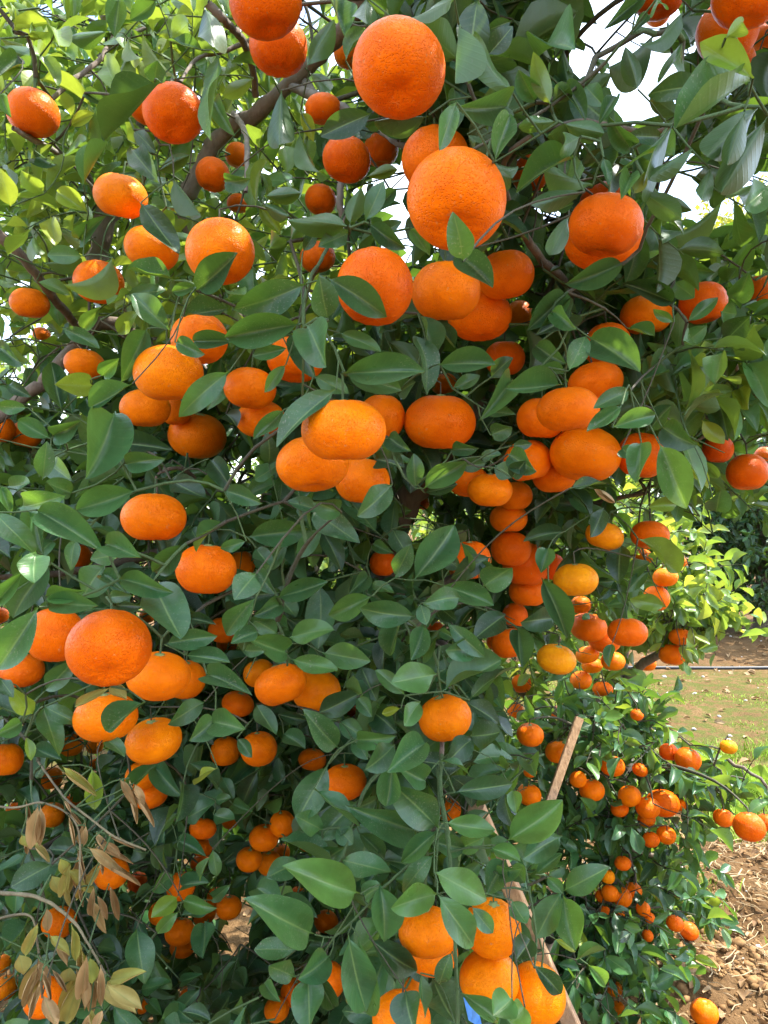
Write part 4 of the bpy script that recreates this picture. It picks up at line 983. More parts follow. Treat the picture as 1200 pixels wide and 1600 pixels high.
for f in fruits:
    lab, grp = zone(f)
    make_fruit(f, f['label'] or lab, grp if not f['label'] else 'mandarins hanging on the large tree', parts=f['w'] > 34)

# ------------------------------------------------------------------ filling the crown with leafy sprigs
GRID = """222212222111333332..1122
222122222111333332...122
222122222112333333...122
2212222222223333331..122
221122222222233333.21222
222222222222.1233333212.
222222222222.11333332..1
222222222222.11332332112
222222222223223323333222
122222222223333333333333
122223333333333333333333
112223333333333333333332
122233333333333333333222
222333333333333333333222
333333322333333333322222
3333332123333333332..222
333333333333322333311...
333333333322332333331...
333333333322333333331...
33333333333333333331....
3333333333333333222.....
33333333333333331.......
33333333333333332.......
33333333333333332.......
33333333333333332.......
33333333333333332.......
33333333333333331.......
33333333333333331.......
3333333.333333331.......
3333333.333333331.......
33333333333333331.......
33333333333333331.......""".splitlines()
SKY = [(75, 28, 20), (65, 180, 20), (225, 15, 14), (478, 22, 34), (614, 282, 26), (628, 375, 18), (935, 45, 66), (1005, 150, 62), (905, 100, 42), (862, 338, 26), (1062, 284, 46), (1025, 318, 28), (1050, 190, 20),
       (745, 232, 16), (10, 520, 20), (20, 588, 12), (1015, 240, 12), (1165, 275, 22), (550, 175, 10), (420, 72, 12), (700, 205, 9), (20, 445, 10)]
SEE = [(380, 742, 32), (410, 782, 20), (650, 828, 20), (560, 830, 14), (498, 885, 20), (580, 1000, 18), (1000, 772, 40), (1062, 560, 18), (380, 1455, 24), (1000, 640, 14), (730, 800, 10), (470, 600, 9), (800, 1040, 30), (860, 980, 18)]
def in_disc(x, y, discs): return any((x - a) ** 2 + (y - b) ** 2 < r * r for a, b, r in discs)
hero_d = np.zeros((34, 26))
for f in fruits:
    for gy_ in range(34):
        for gx_ in range(26):
            if math.hypot(gx_ * 50 - 25 - f['x'], gy_ * 50 - 25 - f['y']) < 0.5 * f['w'] + 35: hero_d[gy_, gx_] = max(hero_d[gy_, gx_], min(f['d'], 1.5))
FXA = np.array([(f['x'], f['y'], f['w'], f['h'], f['d'], f['r']) for f in fruits]); FPA = np.array([f['p'] for f in fruits])
FX_ALL = np.array([(f['x'], f['y'], f['w'], f['h'], f['d'], f['r']) for f in fruits + low + sun_f])
def front_of_fruit(p, k=0.62):
    x, y = px(p)
    return bool(np.any((p[1] < FXA[:, 4] + 0.5 * FXA[:, 5]) & (((x - FXA[:, 0]) / FXA[:, 2]) ** 2 + ((y - FXA[:, 1]) / FXA[:, 3]) ** 2 < k * k)))
def leaf_hides(b, ld, nn, L, W, FA, k=0.54):
    sd_ = nrm(np.cross(nn, ld)); pts = np.array([b + ld * L * t for t in (0.08, 0.3, 0.55, 0.8, 1.0)] + [b + ld * L * t + sd_ * W * q for t in (0.35, 0.6) for q in (-0.42, 0.42)])
    X = CX + pts[:, 0] / pts[:, 1] * F; Y = CY - (pts[:, 2] - CAMZ) / pts[:, 1] * F
    q = ((X[:, None] - FA[None, :, 0]) / FA[None, :, 2]) ** 2 + ((Y[:, None] - FA[None, :, 1]) / FA[None, :, 3]) ** 2
    return bool(np.any((q < k * k) & (pts[:, 1:2] < FA[None, :, 4] + 0.4 * FA[None, :, 5])))
def in_fruit(p, grow=1.0):
    return bool(np.any(np.sum((FPA - p) ** 2, axis=1) < (FXA[:, 5] * grow) ** 2))

def sprig(root, direction, length, n, lsize, r, lens_jit=0.25, droop=0.25):
    """stem points and leaf frames of one leafy shoot"""
    d = nrm(direction); pts = [np.array(root, float)]
    for k in range(4):
        d = nrm(d + np.array((r.gauss(0, .12), r.gauss(0, .12), r.gauss(-0.05, .12)))); pts.append(pts[-1] + d * length / 4)
    out = []; a0 = r.uniform(0, 6.28)
    side = nrm(np.cross(d, (0.1, 0.3, 1))); up2 = np.cross(side, d)
    for k in range(n):
        t = (k + 0.6) / n * 4; i = min(3, int(t)); p = pts[i] + (pts[i + 1] - pts[i]) * (t - i)
        a = a0 + k * 2.4; rad = side * math.cos(a) + up2 * math.sin(a)
        ld = nrm(rad * 1.0 + d * (0.35 + 0.6 * k / n) + np.array((0, 0, -droop)) + np.array([r.gauss(0, .18) for _ in range(3)]))
        nn = nrm(np.array((0, 0, 0.85)) + d * 0.5 + np.array([r.gauss(0, .38) for _ in range(3)]))
        L = lsize * r.uniform(1 - lens_jit, 1 + lens_jit); out.append((p, ld, nn, L, L * r.uniform(0.37, 0.50)))
    return pts, out

# stretches of wood that the photograph shows bare: nothing leafy hangs before them
BARE = []
for spec in (LIMBS[1][1][4:11], LIMBS[2][1][3:5], LIMBS[3][1][1:5], THIN[0][1], THIN[1][1][:4], THIN[2][1], THIN[3][1][1:4]):
    q = smooth_path(np.array(spec, float), 4)
    BARE += [(x, y, d, max(w * 0.75, 11)) for x, y, w, d in q]
BARE = np.array(BARE)
def before_wood(p):
    x, y = px(p); return bool(np.any((p[1] < BARE[:, 2]) & ((x - BARE[:, 0]) ** 2 + (y - BARE[:, 1]) ** 2 < BARE[:, 3] ** 2)))
trunk_axis = np.array((TR[0], 1.75, 0))
fill = Bag(); n_fill = 0; sprigs = []; targets = []
def fill_sprig(p, r, lsize, length, n, tint, check=True):
    """a shoot whose middle is at p, growing out of the crown"""
    global n_fill
    out = nrm(np.array((p[0] - trunk_axis[0], (p[1] - trunk_axis[1]) * 0.9, 0)) + 1e-6)
    d = nrm(out * 0.7 + np.array((r.gauss(0, .55), r.gauss(0, .45), r.gauss(0.05 if p[2] > 1.5 else -0.25, .45))))
    root = p - d * length * 0.5
    pts, lv = sprig(root, d, length, n, lsize, r); kept = 0; todo = []
    for (b, ld, nn, L, W) in lv:
        m = b + ld * L * 0.55; x, y = px(m)
        if check:
            if in_disc(x, y, SKY) or in_disc(x, y, SEE): continue
            if leaf_hides(b, ld, nn, L, W, FX_ALL) or in_fruit(m, 1.1): continue
            if before_wood(m) or before_wood(b) or before_wood(b + ld * L): continue
            cx_, cy_ = int(x // 50), int(y // 50)
            if 0 <= cx_ < 24 and 0 <= cy_ < 32 and GRID[cy_][cx_] == '.': continue
            if m[1] < 0.42: continue
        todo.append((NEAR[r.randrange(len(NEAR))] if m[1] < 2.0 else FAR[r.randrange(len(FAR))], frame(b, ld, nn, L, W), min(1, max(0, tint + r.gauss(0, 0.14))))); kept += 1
    if kept >= 0.45 * n: sprigs.append(pts); targets.append(pts[0]); n_fill += kept; [bag_leaf(fill, *q_) for q_ in todo]
rr = random.Random(5)
for cy_ in range(-1, 33):
    for cx_ in range(-2, 26):
        row = GRID[min(31, max(0, cy_))]
        ch = row[cx_] if 0 <= cx_ < 24 else ('3' if cx_ < 0 else row[23])
        if ch == '.': continue
        x0, y0 = cx_ * 50 + 25, cy_ * 50 + 25
        hd = hero_d[min(33, max(0, cy_ + 1)), min(25, max(0, cx_ + 1))]
        topleft = y0 < 560 and x0 < 560
        lo, hi = max(1.02, hd + 0.06), 2.0
        if topleft: lo, hi = max(1.05, hd), 2.3
        if x0 > 1000: lo, hi = max(0.95, hd + 0.02), 1.7
        if y0 > 1250: lo, hi = max(1.12, hd), 2.5
        if y0 < 350 and x0 > 600: lo, hi = 0.78, 1.5
        n = {'1': 1.0, '2': 2.4, '3': 4.0}[ch]
        if topleft: n *= 1.5
        if y0 > 1100: n *= 1.5
        if cx_ < 0 or cx_ > 23: n *= 0.5
        for _ in range(int(n + rr.random())):
            t = rr.random() ** 0.8; d = lo + (hi - lo) * t
            p = P(x0 + rr.uniform(-30, 30), y0 + rr.uniform(-30, 30), d)
            if p[2] < 0.12: continue
            tl = 0.8 if topleft else (0.55 if (x0 > 1000 and y0 > 300) else (0.14 if (y0 < 350 and x0 > 600) else 0.24))  # young leaves plus painted backlight at upper left, painted silhouette dark at upper right
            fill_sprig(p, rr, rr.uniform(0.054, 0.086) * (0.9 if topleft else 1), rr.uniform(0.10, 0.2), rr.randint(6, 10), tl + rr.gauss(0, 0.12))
# the crown goes on above the picture and shades what hangs below it
for _ in range(330):
    y = rr.uniform(0.25, 2.3); x = rr.uniform(-1.3, 1.35); z = CAMZ + 0.75 * y + rr.uniform(0.06, 0.8)
    if z > 3.0 - 0.35 * abs(x) - 0.25 * max(0, 1.0 - y) or z < 1.7: continue
    if x < -0.35 and y > 0.9 and rr.random() < 0.75: continue
    fill_sprig(np.array((x, y, z)), rr, 0.075, rr.uniform(0.12, 0.22), rr.randint(8, 11), 0.35 + rr.gauss(0, 0.12))

for _ in range(190):
    x, y = rr.uniform(0.2, 1.7), rr.uniform(0.35, 1.5); z = max(1.95, CAMZ + 0.75 * y + 0.05) + rr.uniform(0.0, 0.75)
    fill_sprig(np.array((x, y, z)), rr, 0.078, rr.uniform(0.12, 0.22), rr.randint(8, 11), 0.3 + rr.gauss(0, 0.12))
# ------------------------------------------------------------------ twigs: every shoot, leaf and fruit stalk grows out of the nearest wood
tg = []
for f in fruits:
    tg.append((f['top'] + f['up'] * 0.014 + np.array((0, 0.004, 0.006)), f['top'] - f['up'] * 0.006, 1))
for l in leaves: tg.append((l['b'], None, 0))
for p in targets: tg.append((p, None, 2))
arr = np.zeros((60000, 3)); cnt = len(nodes); arr[:cnt] = np.array(nodes)
T = np.array([t[0] for t in tg]); best = np.full(len(T), 1e9)
for i in range(0, cnt, 50): best = np.minimum(best, np.min(np.linalg.norm(T[:, None] - arr[None, i:i + 50], axis=2), axis=1))
paths = []
def push(p):
    for f in [fruits[i] for i in np.nonzero(np.sum((FPA - p) ** 2, axis=1) < (FXA[:, 5] + 0.004) ** 2)[0]]:
        v = p - f['p']; p = f['p'] + nrm(v + np.array((0, 0.35 * f['r'], 0.2 * f['r']))) * (f['r'] + 0.005)
    return p
for idx in np.argsort(best):
    p, endp, kind = tg[idx]
    dv = arr[:cnt] - p; dist = np.sqrt(np.einsum('ij,ij->i', dv, dv)) + np.where(dv[:, 1] < -0.02, 0.05, 0.0) + np.where(dv[:, 2] < -0.03, 0.03, 0)
    best_c = None
    if kind == 2: near_ = np.argpartition(dist, 14)[:14]; cand_ = list(near_[np.argsort(dist[near_])])
    else:
        near_ = np.argpartition(dist, min(400, cnt - 2))[:400]; near_ = near_[np.argsort(dist[near_])]; cand_ = list(near_[:10]) + list(near_[10::4])
    for j in cand_:
        pen = dist[j]
        if best_c is not None and pen > best_c[0]: break
        if True:
            for t in (0.12, 0.3, 0.5, 0.7, 0.9):
                s = arr[j] + (p - arr[j]) * t
                if front_of_fruit(s, 0.53) or in_fruit(s, 1.02): pen += 0.10
        if best_c is None or pen < best_c[0]: best_c = (pen, int(j))
    j = best_c[1]; q = arr[j]; L = np.linalg.norm(p - q)
    n = max(2, min(9, int(L / 0.03) + 1)); r = random.Random(int(idx))
    bow = np.array((r.gauss(0, .08), abs(r.gauss(0, .08)), r.gauss(0.06, .08))) * L * (0.95 if L > 0.08 else 0.6)
    pts = [q]
    for k in range(1, n + 1):
        t = k / n; s = q + (p - q) * t + bow * math.sin(math.pi * t)
        pts.append(push(s) if k < n else s)
    if kind == 1: pts.append(endp)
    prev = j; ids = [j]
    for s in pts[1:]:
        if cnt >= 59990: break
        arr[cnt] = s; parent.append(prev); base_r.append(0.0); prev = cnt; ids.append(cnt); cnt += 1
    paths.append((ids, kind))
load = np.zeros(cnt)
for ids, kind in paths: load[ids[-1]] += 1.6 if kind == 1 else (1.0 if kind == 2 else 0.35)
for i in range(cnt - 1, N0 - 1, -1):
    if parent[i] >= N0: load[parent[i]] += load[i]
tw_green, tw_wood = Bag(), Bag()
for ids, kind in paths:
    pts = arr[ids]; ra = 0.00105 * np.maximum(load[ids], 0.5) ** 0.36
    ra[0] = min(ra[1] * 1.15, 0.009); ra = np.clip(ra, 0.0008, 0.0042)
    if len(pts) < 2: continue
    V, Q, U = tube(pts, ra, 6); (tw_green if load[ids[-1]] < 4 and kind != 2 and np.linalg.norm(pts[-1] - pts[0]) < 0.11 else tw_wood).add(V, Q, U)
for pts in sprigs:
    V, Q, U = tube(pts, np.array((0.0019, 0.0017, 0.0014, 0.0011, 0.0007)), 5); tw_green.add(V, Q, U)
PI_T = Matrix.Translation(tree.location).inverted()
def tree_part(name, me, par, kind=None, label=None):
    o = link(name, me, par); o.matrix_parent_inverse = Matrix.Translation(par.location).inverted()
    if kind: o['kind'] = kind
    if label: o['label'] = label
    return o
tree_part('twig', tw_wood.mesh('twig', M_twig), tree, 'stuff')
tree_part('shoot', tw_green.mesh('shoot', M_greentwig), tree, 'stuff')

# ------------------------------------------------------------------ the big leaves one by one, the rest joined
order = sorted(leaves, key=lambda l: -l['area'])
for k, l in enumerate(order):
    r = l['rnd']; t = {'d': 0.12, 'g': 0.62, 'y': 0.93, 'p': 0.45, 's': 0.35, '': 0.34}.get(l['f'], 0.3) + r.gauss(0, 0.07)  # leaf's own tone plus silhouette shade, sun and backlight put into the tint
    dust = {'s': 1.0, 'd': 0.35}.get(l['f'], 0.3 if r.random() < 0.55 else 0.8)
    if l['f'] in ('w', 'o') and l['f']:
        t = r.uniform(0.0, 0.5) if l['f'] == 'w' else r.uniform(0.62, 1.0)
        o = leaf_object('withered_leaf', ME_DRY[r.randrange(len(ME_DRY))] if l['f'] == 'w' or r.random() < 0.5 else ME_DRY[4], l['M'], tree, t, 0.1); continue
    if k < 310: leaf_object('leaf', ME_HERO[r.randrange(len(ME_HERO))], l['M'], tree, min(1, max(0, t)), dust)
    else: bag_leaf(fill, HERO[r.randrange(len(HERO))], l['M'], min(1, max(0, t)))
tree_part('foliage', fill.mesh('foliage', M_leaf), tree, 'stuff')
print('fill leaves', n_fill, 'sprigs', len(sprigs), 'nodes', cnt)

# ------------------------------------------------------------------ other trees of the orchard
def other_tree(name, label, base, puffs, lsize, mats, seed, limbs, fruit=(), n_obj=300, tpl=NEAR, tint=0.4, discs=(), trunk_r=0.05, group=None, leafn=(6, 10)):
    """puffs: centre xyz, radii xyz, number of shoots"""
    r = random.Random(seed); t = empty(name, tuple(base)); tag(t, label, 'tree', group)
    key, mat = mats; nod = []; wood = Bag(); allf = []
    b = np.array(base, float)
    first = True
    for ln in limbs:
        s = smooth_path(np.array(ln), 5); s[1:-1, :3] += np.array([[r.gauss(0, .006) for _ in range(3)] for _ in range(len(s) - 2)])
        V, Q, U = tube(s[:, :3], np.maximum(s[:, 3], .002), 8); nod += list(s[:, :3])
        tree_part('trunk' if first else 'branch', np_mesh('limb', V, Q, M_bark, U), t); first = False
    A = np.zeros((40000, 3)); c = len(nod); A[:c] = np.array(nod)
    sp_ = []; FA = FX_ALL if len(fruit) else None
    for (cx, cy, cz, rx, ry, rz, n) in puffs:
        for _ in range(n):
            while True:
                u = np.array([r.uniform(-1, 1) for _ in range(3)]); q = u @ u
                if 0.12 < q < 1: break
            p = np.array((cx, cy, cz)) + u * (rx, ry, rz)
            if p[2] < 0.05: p[2] = 0.05 + 0.1 * r.random()
            d = nrm(u * (1, 1, 0.6) + np.array((r.gauss(0, .4), r.gauss(0, .4), r.gauss(0.0, .4))))
            L = lsize * r.uniform(1.6, 2.8); pts, lv = sprig(p - d * L * .4, d, L, r.randint(*leafn), lsize, r)
            ok = []
            for q_ in lv:
                m = q_[0] + q_[1] * q_[3] * .5; X, Y = px(m)
                if in_disc(X, Y, discs): continue
                if FA is not None and leaf_hides(*q_, FA) and r.random() < 0.95: continue
                if m[2] < 0.02: continue
                ok.append(q_)
            if len(ok) > 1: sp_.append((pts, ok))
    tgt = [(s[0][0], None) for s in sp_] + [(g['top'] + np.array((0, 0.005, 0.012)), g['top'] - np.array((0, 0, 0.004))) for g in fruit]
    base0 = A[:c].copy()
    o_ = sorted(range(len(tgt)), key=lambda i: np.min(np.sum((base0 - tgt[i][0]) ** 2, axis=1)))
    for i in o_:
        p, e = tgt[i]; dv = A[:c] - p; ds = np.sqrt(np.einsum('ij,ij->i', dv, dv)); j = int(np.argmin(ds))
        if FA is not None and c > 30:
            nn_ = np.argpartition(ds, 16)[:16]; cost = []
            for jj in nn_:
                sp2 = np.array([A[jj] + (p - A[jj]) * t for t in (0.2, 0.45, 0.7, 0.92)]); X = CX + sp2[:, 0] / sp2[:, 1] * F; Y = CY - (sp2[:, 2] - CAMZ) / sp2[:, 1] * F
                q2 = ((X[:, None] - FA[None, :, 0]) / FA[None, :, 2]) ** 2 + ((Y[:, None] - FA[None, :, 1]) / FA[None, :, 3]) ** 2
                cost.append(ds[jj] + 0.12 * np.sum((q2 < 0.27) & (sp2[:, 1:2] < FA[None, :, 4] + 0.4 * FA[None, :, 5])))
            j = int(nn_[int(np.argmin(cost))])
        q = A[j]; L = np.linalg.norm(p - q)
        n = max(2, min(6, int(L / .05) + 1)); bow = np.array((r.gauss(0, .1), r.gauss(0, .1), r.gauss(.08, .1))) * L
        pts = [q + (p - q) * k / n + bow * math.sin(math.pi * k / n) for k in range(n + 1)]
        if e is not None: pts.append(e)
        V, Q, U = tube(pts, np.linspace(min(0.006, 0.002 + 0.012 * L), 0.0016, len(pts)), 5); wood.add(V, Q, U)
        for s in pts[1:]:
            if c < 39990: A[c] = s; c += 1
    bag = Bag(); al = []
    for pts, lv in sp_:
        V, Q, U = tube(pts, np.linspace(.0022, .001, len(pts)), 4); wood.add(V, Q, U)
        for q_ in lv:
            al.append((q_, min(1, max(0, tint + r.gauss(0, .2)))))
    def show(q):
        X, Y = px(q[0][0]); vis = 0 <= X <= 1200 and 0 <= Y <= 1600
        return (-1 if vis else 0, q[0][0][1])
    al.sort(key=show)
    for k, ((bb, ld, nn, L, W), ti) in enumerate(al):
        M = frame(bb, ld, nn, L, W)
        if k < n_obj: leaf_object('leaf', ME_MID[key][r.randrange(8)], M, t, ti, 0.1)
        else: bag_leaf(bag, tpl[r.randrange(len(tpl))], M, ti)
    if bag.n: tree_part('foliage', bag.mesh('foliage', mat), t, 'stuff')
    tree_part('twig', wood.mesh('twig', M_twig), t, 'stuff')
    return t
def pf(x, y, rx, ry, d, dr, n): c = P(x, y, d); return (*c, rx / F * d, dr, ry / F * d, n)

for f in low:
    f['b'] = False
    if f['x'] > 1100: lab, g = 'mandarin on the thin twig arching out over the green grass', 'mandarins on the arching twig'
    elif f['y'] > 1330: lab, g = 'small mandarin low over the soil in the bushy skirt of leaves', 'mandarins low over the soil'
    elif f['x'] < 890: lab, g = 'small mandarin beside the tall wooden stake', 'mandarins beside the wooden stake'
    else: lab, g = 'mandarin in the dense shaded bunches of the low bushy tree', 'mandarins of the low bushy tree'
    if f['hue'] == 9: lab, g = 'small yellow mandarin out on a thin twig over the moss', None
    make_fruit(f, EXTRA2.get((int(f['x']), int(f['y'])), lab), g, parts=f['w'] > 30)
for f in sun_f:
    f['b'] = False
    make_fruit(f, EXTRA2.get((int(f['x']), int(f['y'])), 'small sunlit mandarin in the bright yellow-green tree behind'), 'mandarins in the sunlit tree', parts=f['w'] > 36)

bx, by = 0.80, 2.30
lowp = [pf(930, 1120, 130, 50, 2.05, .25, 40), pf(1000, 1190, 105, 90, 2.12, .25, 60), pf(890, 1230, 80, 80, 2.15, .25, 36), pf(960, 1300, 95, 60, 2.2, .25, 32), pf(1015, 1390, 60, 60, 2.25, .2, 26),
        pf(900, 1470, 75, 70, 1.95, .2, 34), pf(945, 1430, 70, 60, 1.98, .12, 32), pf(960, 1400, 45, 50, 2.0, .06, 10), pf(1000, 1480, 40, 40, 2.1, .1, 8), pf(960, 1540, 70, 50, 2.0, .2, 20), pf(1060, 1360, 45, 40, 2.3, .15, 12), pf(1075, 1410, 25, 35, 2.3, .1, 5), pf(1120, 1215, 30, 40, 2.0, .08, 3), pf(1165, 1240, 30, 30, 2.0, .06, 3), pf(800, 1200, 60, 70, 2.2, .2, 18)]
lowl = [[(bx, by, -0.03, .022), (bx - .02, by, .2, .019), (bx - .03, by - .02, .42, .016), (bx - .02, by - .05, .62, .013), (bx, by - .05, .85, .012)],
        [(bx - .03, by - .02, .42, .016), (bx - .2, by - .1, .62, .018), (bx - .36, by - .15, .80, .012), (bx - .5, by - .2, .86, .008)],
        [(bx - .02, by, .3, .014), (bx - .15, by - .2, .35, .016), (bx - .3, by - .35, .25, .01)],
        [(bx - .02, by - .05, .62, .008), (bx + .12, by - .15, .72, .006), (bx + .2, by - .25, .74, .005), (bx + .28, by - .28, .66, .004), (bx + .33, by - .3, .58, .003)],
        [(bx, by, .35, .014), (bx + .08, by - .1, .4, .010), *[(*P(x, y, d), .004) for x, y, d in ((985, 1330, 2.1), (1002, 1392, 2.1), (1024, 1428, 2.1))]]]
other_tree('mandarin_tree', 'low bushy mandarin tree with shaded fruit bunches above the clods', (bx, by, 0), lowp, .062, ('leaf', M_leaf), 21, lowl, low, 300, NEAR, .42, [(1130, 1100, 40), (1170, 1200, 18), (1101, 1575, 42), (1078, 1455, 24)])
bx, by = 0.95, 2.85
sunp = [pf(940, 830, 130, 70, 2.7, .35, 66), pf(1020, 920, 105, 90, 2.65, .35, 90), pf(860, 1000, 120, 80, 2.8, .35, 40), pf(1110, 985, 60, 20, 2.5, .08, 11), pf(1050, 960, 50, 60, 2.5, .2, 20), pf(880, 1085, 110, 35, 2.65, .25, 16), pf(980, 750, 120, 60, 2.9, .35, 28), pf(780, 1080, 60, 80, 2.8, .3, 16), pf(760, 840, 90, 100, 2.9, .3, 24), pf(1050, 700, 60, 60, 2.8, .3, 14)]
sunl = [[(bx, by, -.03, .05), (bx, by, .3, .045), (bx - .05, by, .7, .035), (bx - .02, by, 1.1, .025), (bx, by, 1.5, .012)],
        [(bx - .05, by, .6, .025), (bx - .25, by - .05, .9, .018), (bx - .45, by - .1, 1.1, .01)], [(bx - .02, by, .8, .02), (bx + .1, by - .2, 1.0, .014), (bx + .2, by - .3, 1.05, .006)],
        [(bx - .05, by, .5, .02), (bx - .3, by - .1, .7, .014), (bx - .5, by - .1, .8, .008)]]
other_tree('mandarin_tree', 'sunlit yellow-green mandarin tree behind the low bushy one', (bx, by, 0), sunp, .066, ('bright', M_bright), 22, sunl, sun_f, 300, NEAR, .6, [(1140, 1010, 30)])

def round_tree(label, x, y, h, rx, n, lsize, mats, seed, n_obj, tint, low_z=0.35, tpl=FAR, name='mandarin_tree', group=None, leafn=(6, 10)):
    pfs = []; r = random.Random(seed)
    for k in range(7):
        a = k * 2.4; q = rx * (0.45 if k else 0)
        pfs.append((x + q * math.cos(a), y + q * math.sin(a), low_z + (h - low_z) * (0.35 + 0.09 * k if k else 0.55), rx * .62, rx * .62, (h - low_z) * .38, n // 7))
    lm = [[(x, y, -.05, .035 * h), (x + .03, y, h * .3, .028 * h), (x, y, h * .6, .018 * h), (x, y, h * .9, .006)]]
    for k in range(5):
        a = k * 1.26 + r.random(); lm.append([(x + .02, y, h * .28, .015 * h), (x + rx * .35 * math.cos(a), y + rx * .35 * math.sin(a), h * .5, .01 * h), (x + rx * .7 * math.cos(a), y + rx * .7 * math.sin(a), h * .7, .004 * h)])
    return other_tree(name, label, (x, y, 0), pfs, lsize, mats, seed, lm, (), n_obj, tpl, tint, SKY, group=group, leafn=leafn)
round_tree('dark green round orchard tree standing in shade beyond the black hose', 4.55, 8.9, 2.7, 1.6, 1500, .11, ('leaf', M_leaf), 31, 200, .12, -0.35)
round_tree('bright orchard tree glimpsed through gaps behind the large tree trunk', -0.45, 4.6, 2.3, 1.15, 560, .085, ('bright', M_bright), 32, 200, .6, -0.1)
round_tree('bright orchard tree glimpsed behind the grey side limb', -2.6, 5.2, 2.4, 1.3, 560, .085, ('bright', M_bright), 33, 150, .5, -0.1)
round_tree('orchard tree in the farther row showing between the trunk and the sunlit tree', 1.3, 8.6, 2.5, 1.5, 700, .10, ('bright', M_bright), 34, 100, .3, -0.2)
round_tree('tall yellow-leaved tree rising against the sky beyond the orchard', 6.9, 14.5, 7.9, 2.4, 800, .14, ('yellow', M_yellow), 35, 200, .5, 1.6, name='yellow_tree')

# ------------------------------------------------------------------ wooden prop, stake, hose, fallen fruit and what lies on the soil
def on_ground(x, y, lift=0.0): return np.array((x, y, gh(x, y) + lift))
def beam_between(a, b, w, t, mat, name, label, cat, seed=0):
    a, b = np.array(a, float), np.array(b, float); z = nrm(b - a); s = nrm(np.cross(z, (0.25, 1, 0.1))); u = np.cross(z, s); n = 9; V = []; r = random.Random(seed)
    prof = [(-1, -.8), (-.85, -1), (.85, -1), (1, -.8), (1, .8), (.85, 1), (-.85, 1), (-1, .8)]
    for k in range(n):
        c = a + (b - a) * k / (n - 1) + s * r.gauss(0, .0012) + u * r.gauss(0, .0012)
        for p, q in prof: V.append(c + s * p * w / 2 + u * q * t / 2)
    i = np.arange(n - 1)[:, None] * 8; j = np.arange(8)[None]
    Q = [list(q) for q in np.stack([i + j, i + (j + 1) % 8, i + 8 + (j + 1) % 8, i + 8 + j], -1).reshape(-1, 4)]
    me = bpy.data.meshes.new(name); me.from_pydata([tuple(v) for v in V], [], Q + [list(range(7, -1, -1)), list(range((n - 1) * 8, n * 8))]); me.update(); me.materials.append(mat)
    o = link(name, me); tag(o, label, cat); return o
g0 = P(930, 1690, 1.60); top = P(742, 1262, 1.28)
foot = top + (P(893, 1600, 1.30) - top) * 1.0; dirn = nrm(P(893, 1600, 1.36) - top); k = (top[2] - 0.01) / -dirn[2]; foot = top + dirn * k
beam_between(foot, top, 0.030, 0.020, M_wood, 'wooden_plank', 'reddish sawn plank leaning behind the lowest fruit cluster', 'plank', 3)
st = P(906, 1122, 1.78); sdir = nrm(P(862, 1245, 1.72) - st); k = (st[2] - 0.0) / -sdir[2]
beam_between(st + sdir * k, st, 0.020, 0.020, M_wood, 'wooden_stake', 'slim orange-brown wooden stake between the large tree and low bushy tree', 'stake', 4)
hp = [(x, 6.75 + 0.03 * math.sin(x * 1.3) + 0.012 * x, gh(x, 6.75) + 0.012) for x in np.linspace(-3, 12, 60)]
V, Q, U = tube(hp, 0.016, 8); tag(link('irrigation_hose', np_mesh('irrigation_hose', V, Q, M_hose, U)), 'thin black irrigation hose lying straight across the mossy soil', 'hose')
V, Q, U = tube([P(848, 1492, 1.62), P(853, 1478, 1.6), P(858, 1466, 1.57)], np.array((.012, .0125, .012)), 10)
sb = link('cut_stub', np_mesh('cut_stub', V, Q, M_greybark, U)); sb.parent = tree; sb.matrix_parent_inverse = PI_T
# scrap of blue plastic caught behind the stem
bl = []; 
for i in range(6):
    for j in range(5): bl.append(P(724 + 4.5 * i + 2 * j, 1558 + 3 * i + 9 * j, 0.85 + 0.006 * math.sin(i * 1.3 + j)))
i = np.arange(5)[:, None] * 5 + np.arange(4)[None]; Qb = np.stack([i, i + 5, i + 6, i + 1], -1).reshape(-1, 4)
tag(link('plastic_scrap', np_mesh('plastic_scrap', np.array(bl), Qb, M_blue)), 'small crumpled blue plastic scrap caught behind the green stem', 'scrap')

def ground_fruit(x, y, w, label, hue, mat=None):
    d = CAMZ * F / (y + 0.45 * w - CY)
    for _ in range(4): d = (CAMZ - gh((x - CX) / F * d, d)) * F / (y + 0.45 * w - CY)
    d -= 0.5 * w / F * d * 0.3
    f = dict(x=x, y=y, w=w, h=w * .9, hue=hue, b=False, d=d, r=.5 * w / F * d); f['p'] = P(x, y, d)
    return f, make_fruit(f, label, None)
ground_fruit(1101, 1582, 43, 'fallen orange mandarin lying on dry leaf litter', 3)
fr_, rot = ground_fruit(1077, 1455, 29, 'fallen pinkish rotting mandarin with a dark mouldy spot on the clods', 1)
rot.name = 'rotten_mandarin'
mo = []; 
ang = nrm(CAMP - fr_['p'] + np.array((0.5, 0, -0.9))); s1 = nrm(np.cross(ang, (0, 0, 1))); s2 = np.cross(s1, ang)
mv = [fr_['p'] + ang * fr_['r'] * 0.955]; mf = []
for ring in (1, 2, 3):
    for j in range(14):
        a = j / 14 * 6.283; q = ring * 0.17 * (1 + 0.22 * math.sin(3 * a + 1) * (ring == 3)); mv.append(fr_['p'] + nrm(ang + s1 * q * math.cos(a) + s2 * q * math.sin(a)) * fr_['r'] * (0.955 if ring < 3 else 0.9))
mf = [(0, 1 + j, 1 + (j + 1) % 14) for j in range(14)] + [(1 + r_ * 14 + j, 15 + r_ * 14 + j, 15 + r_ * 14 + (j + 1) % 14, 1 + r_ * 14 + (j + 1) % 14) for r_ in range(2) for j in range(14)]
me = bpy.data.meshes.new('mould_spot'); me.from_pydata([tuple(v) for v in mv], [], mf); me.update(); me.materials.append(M_mould)
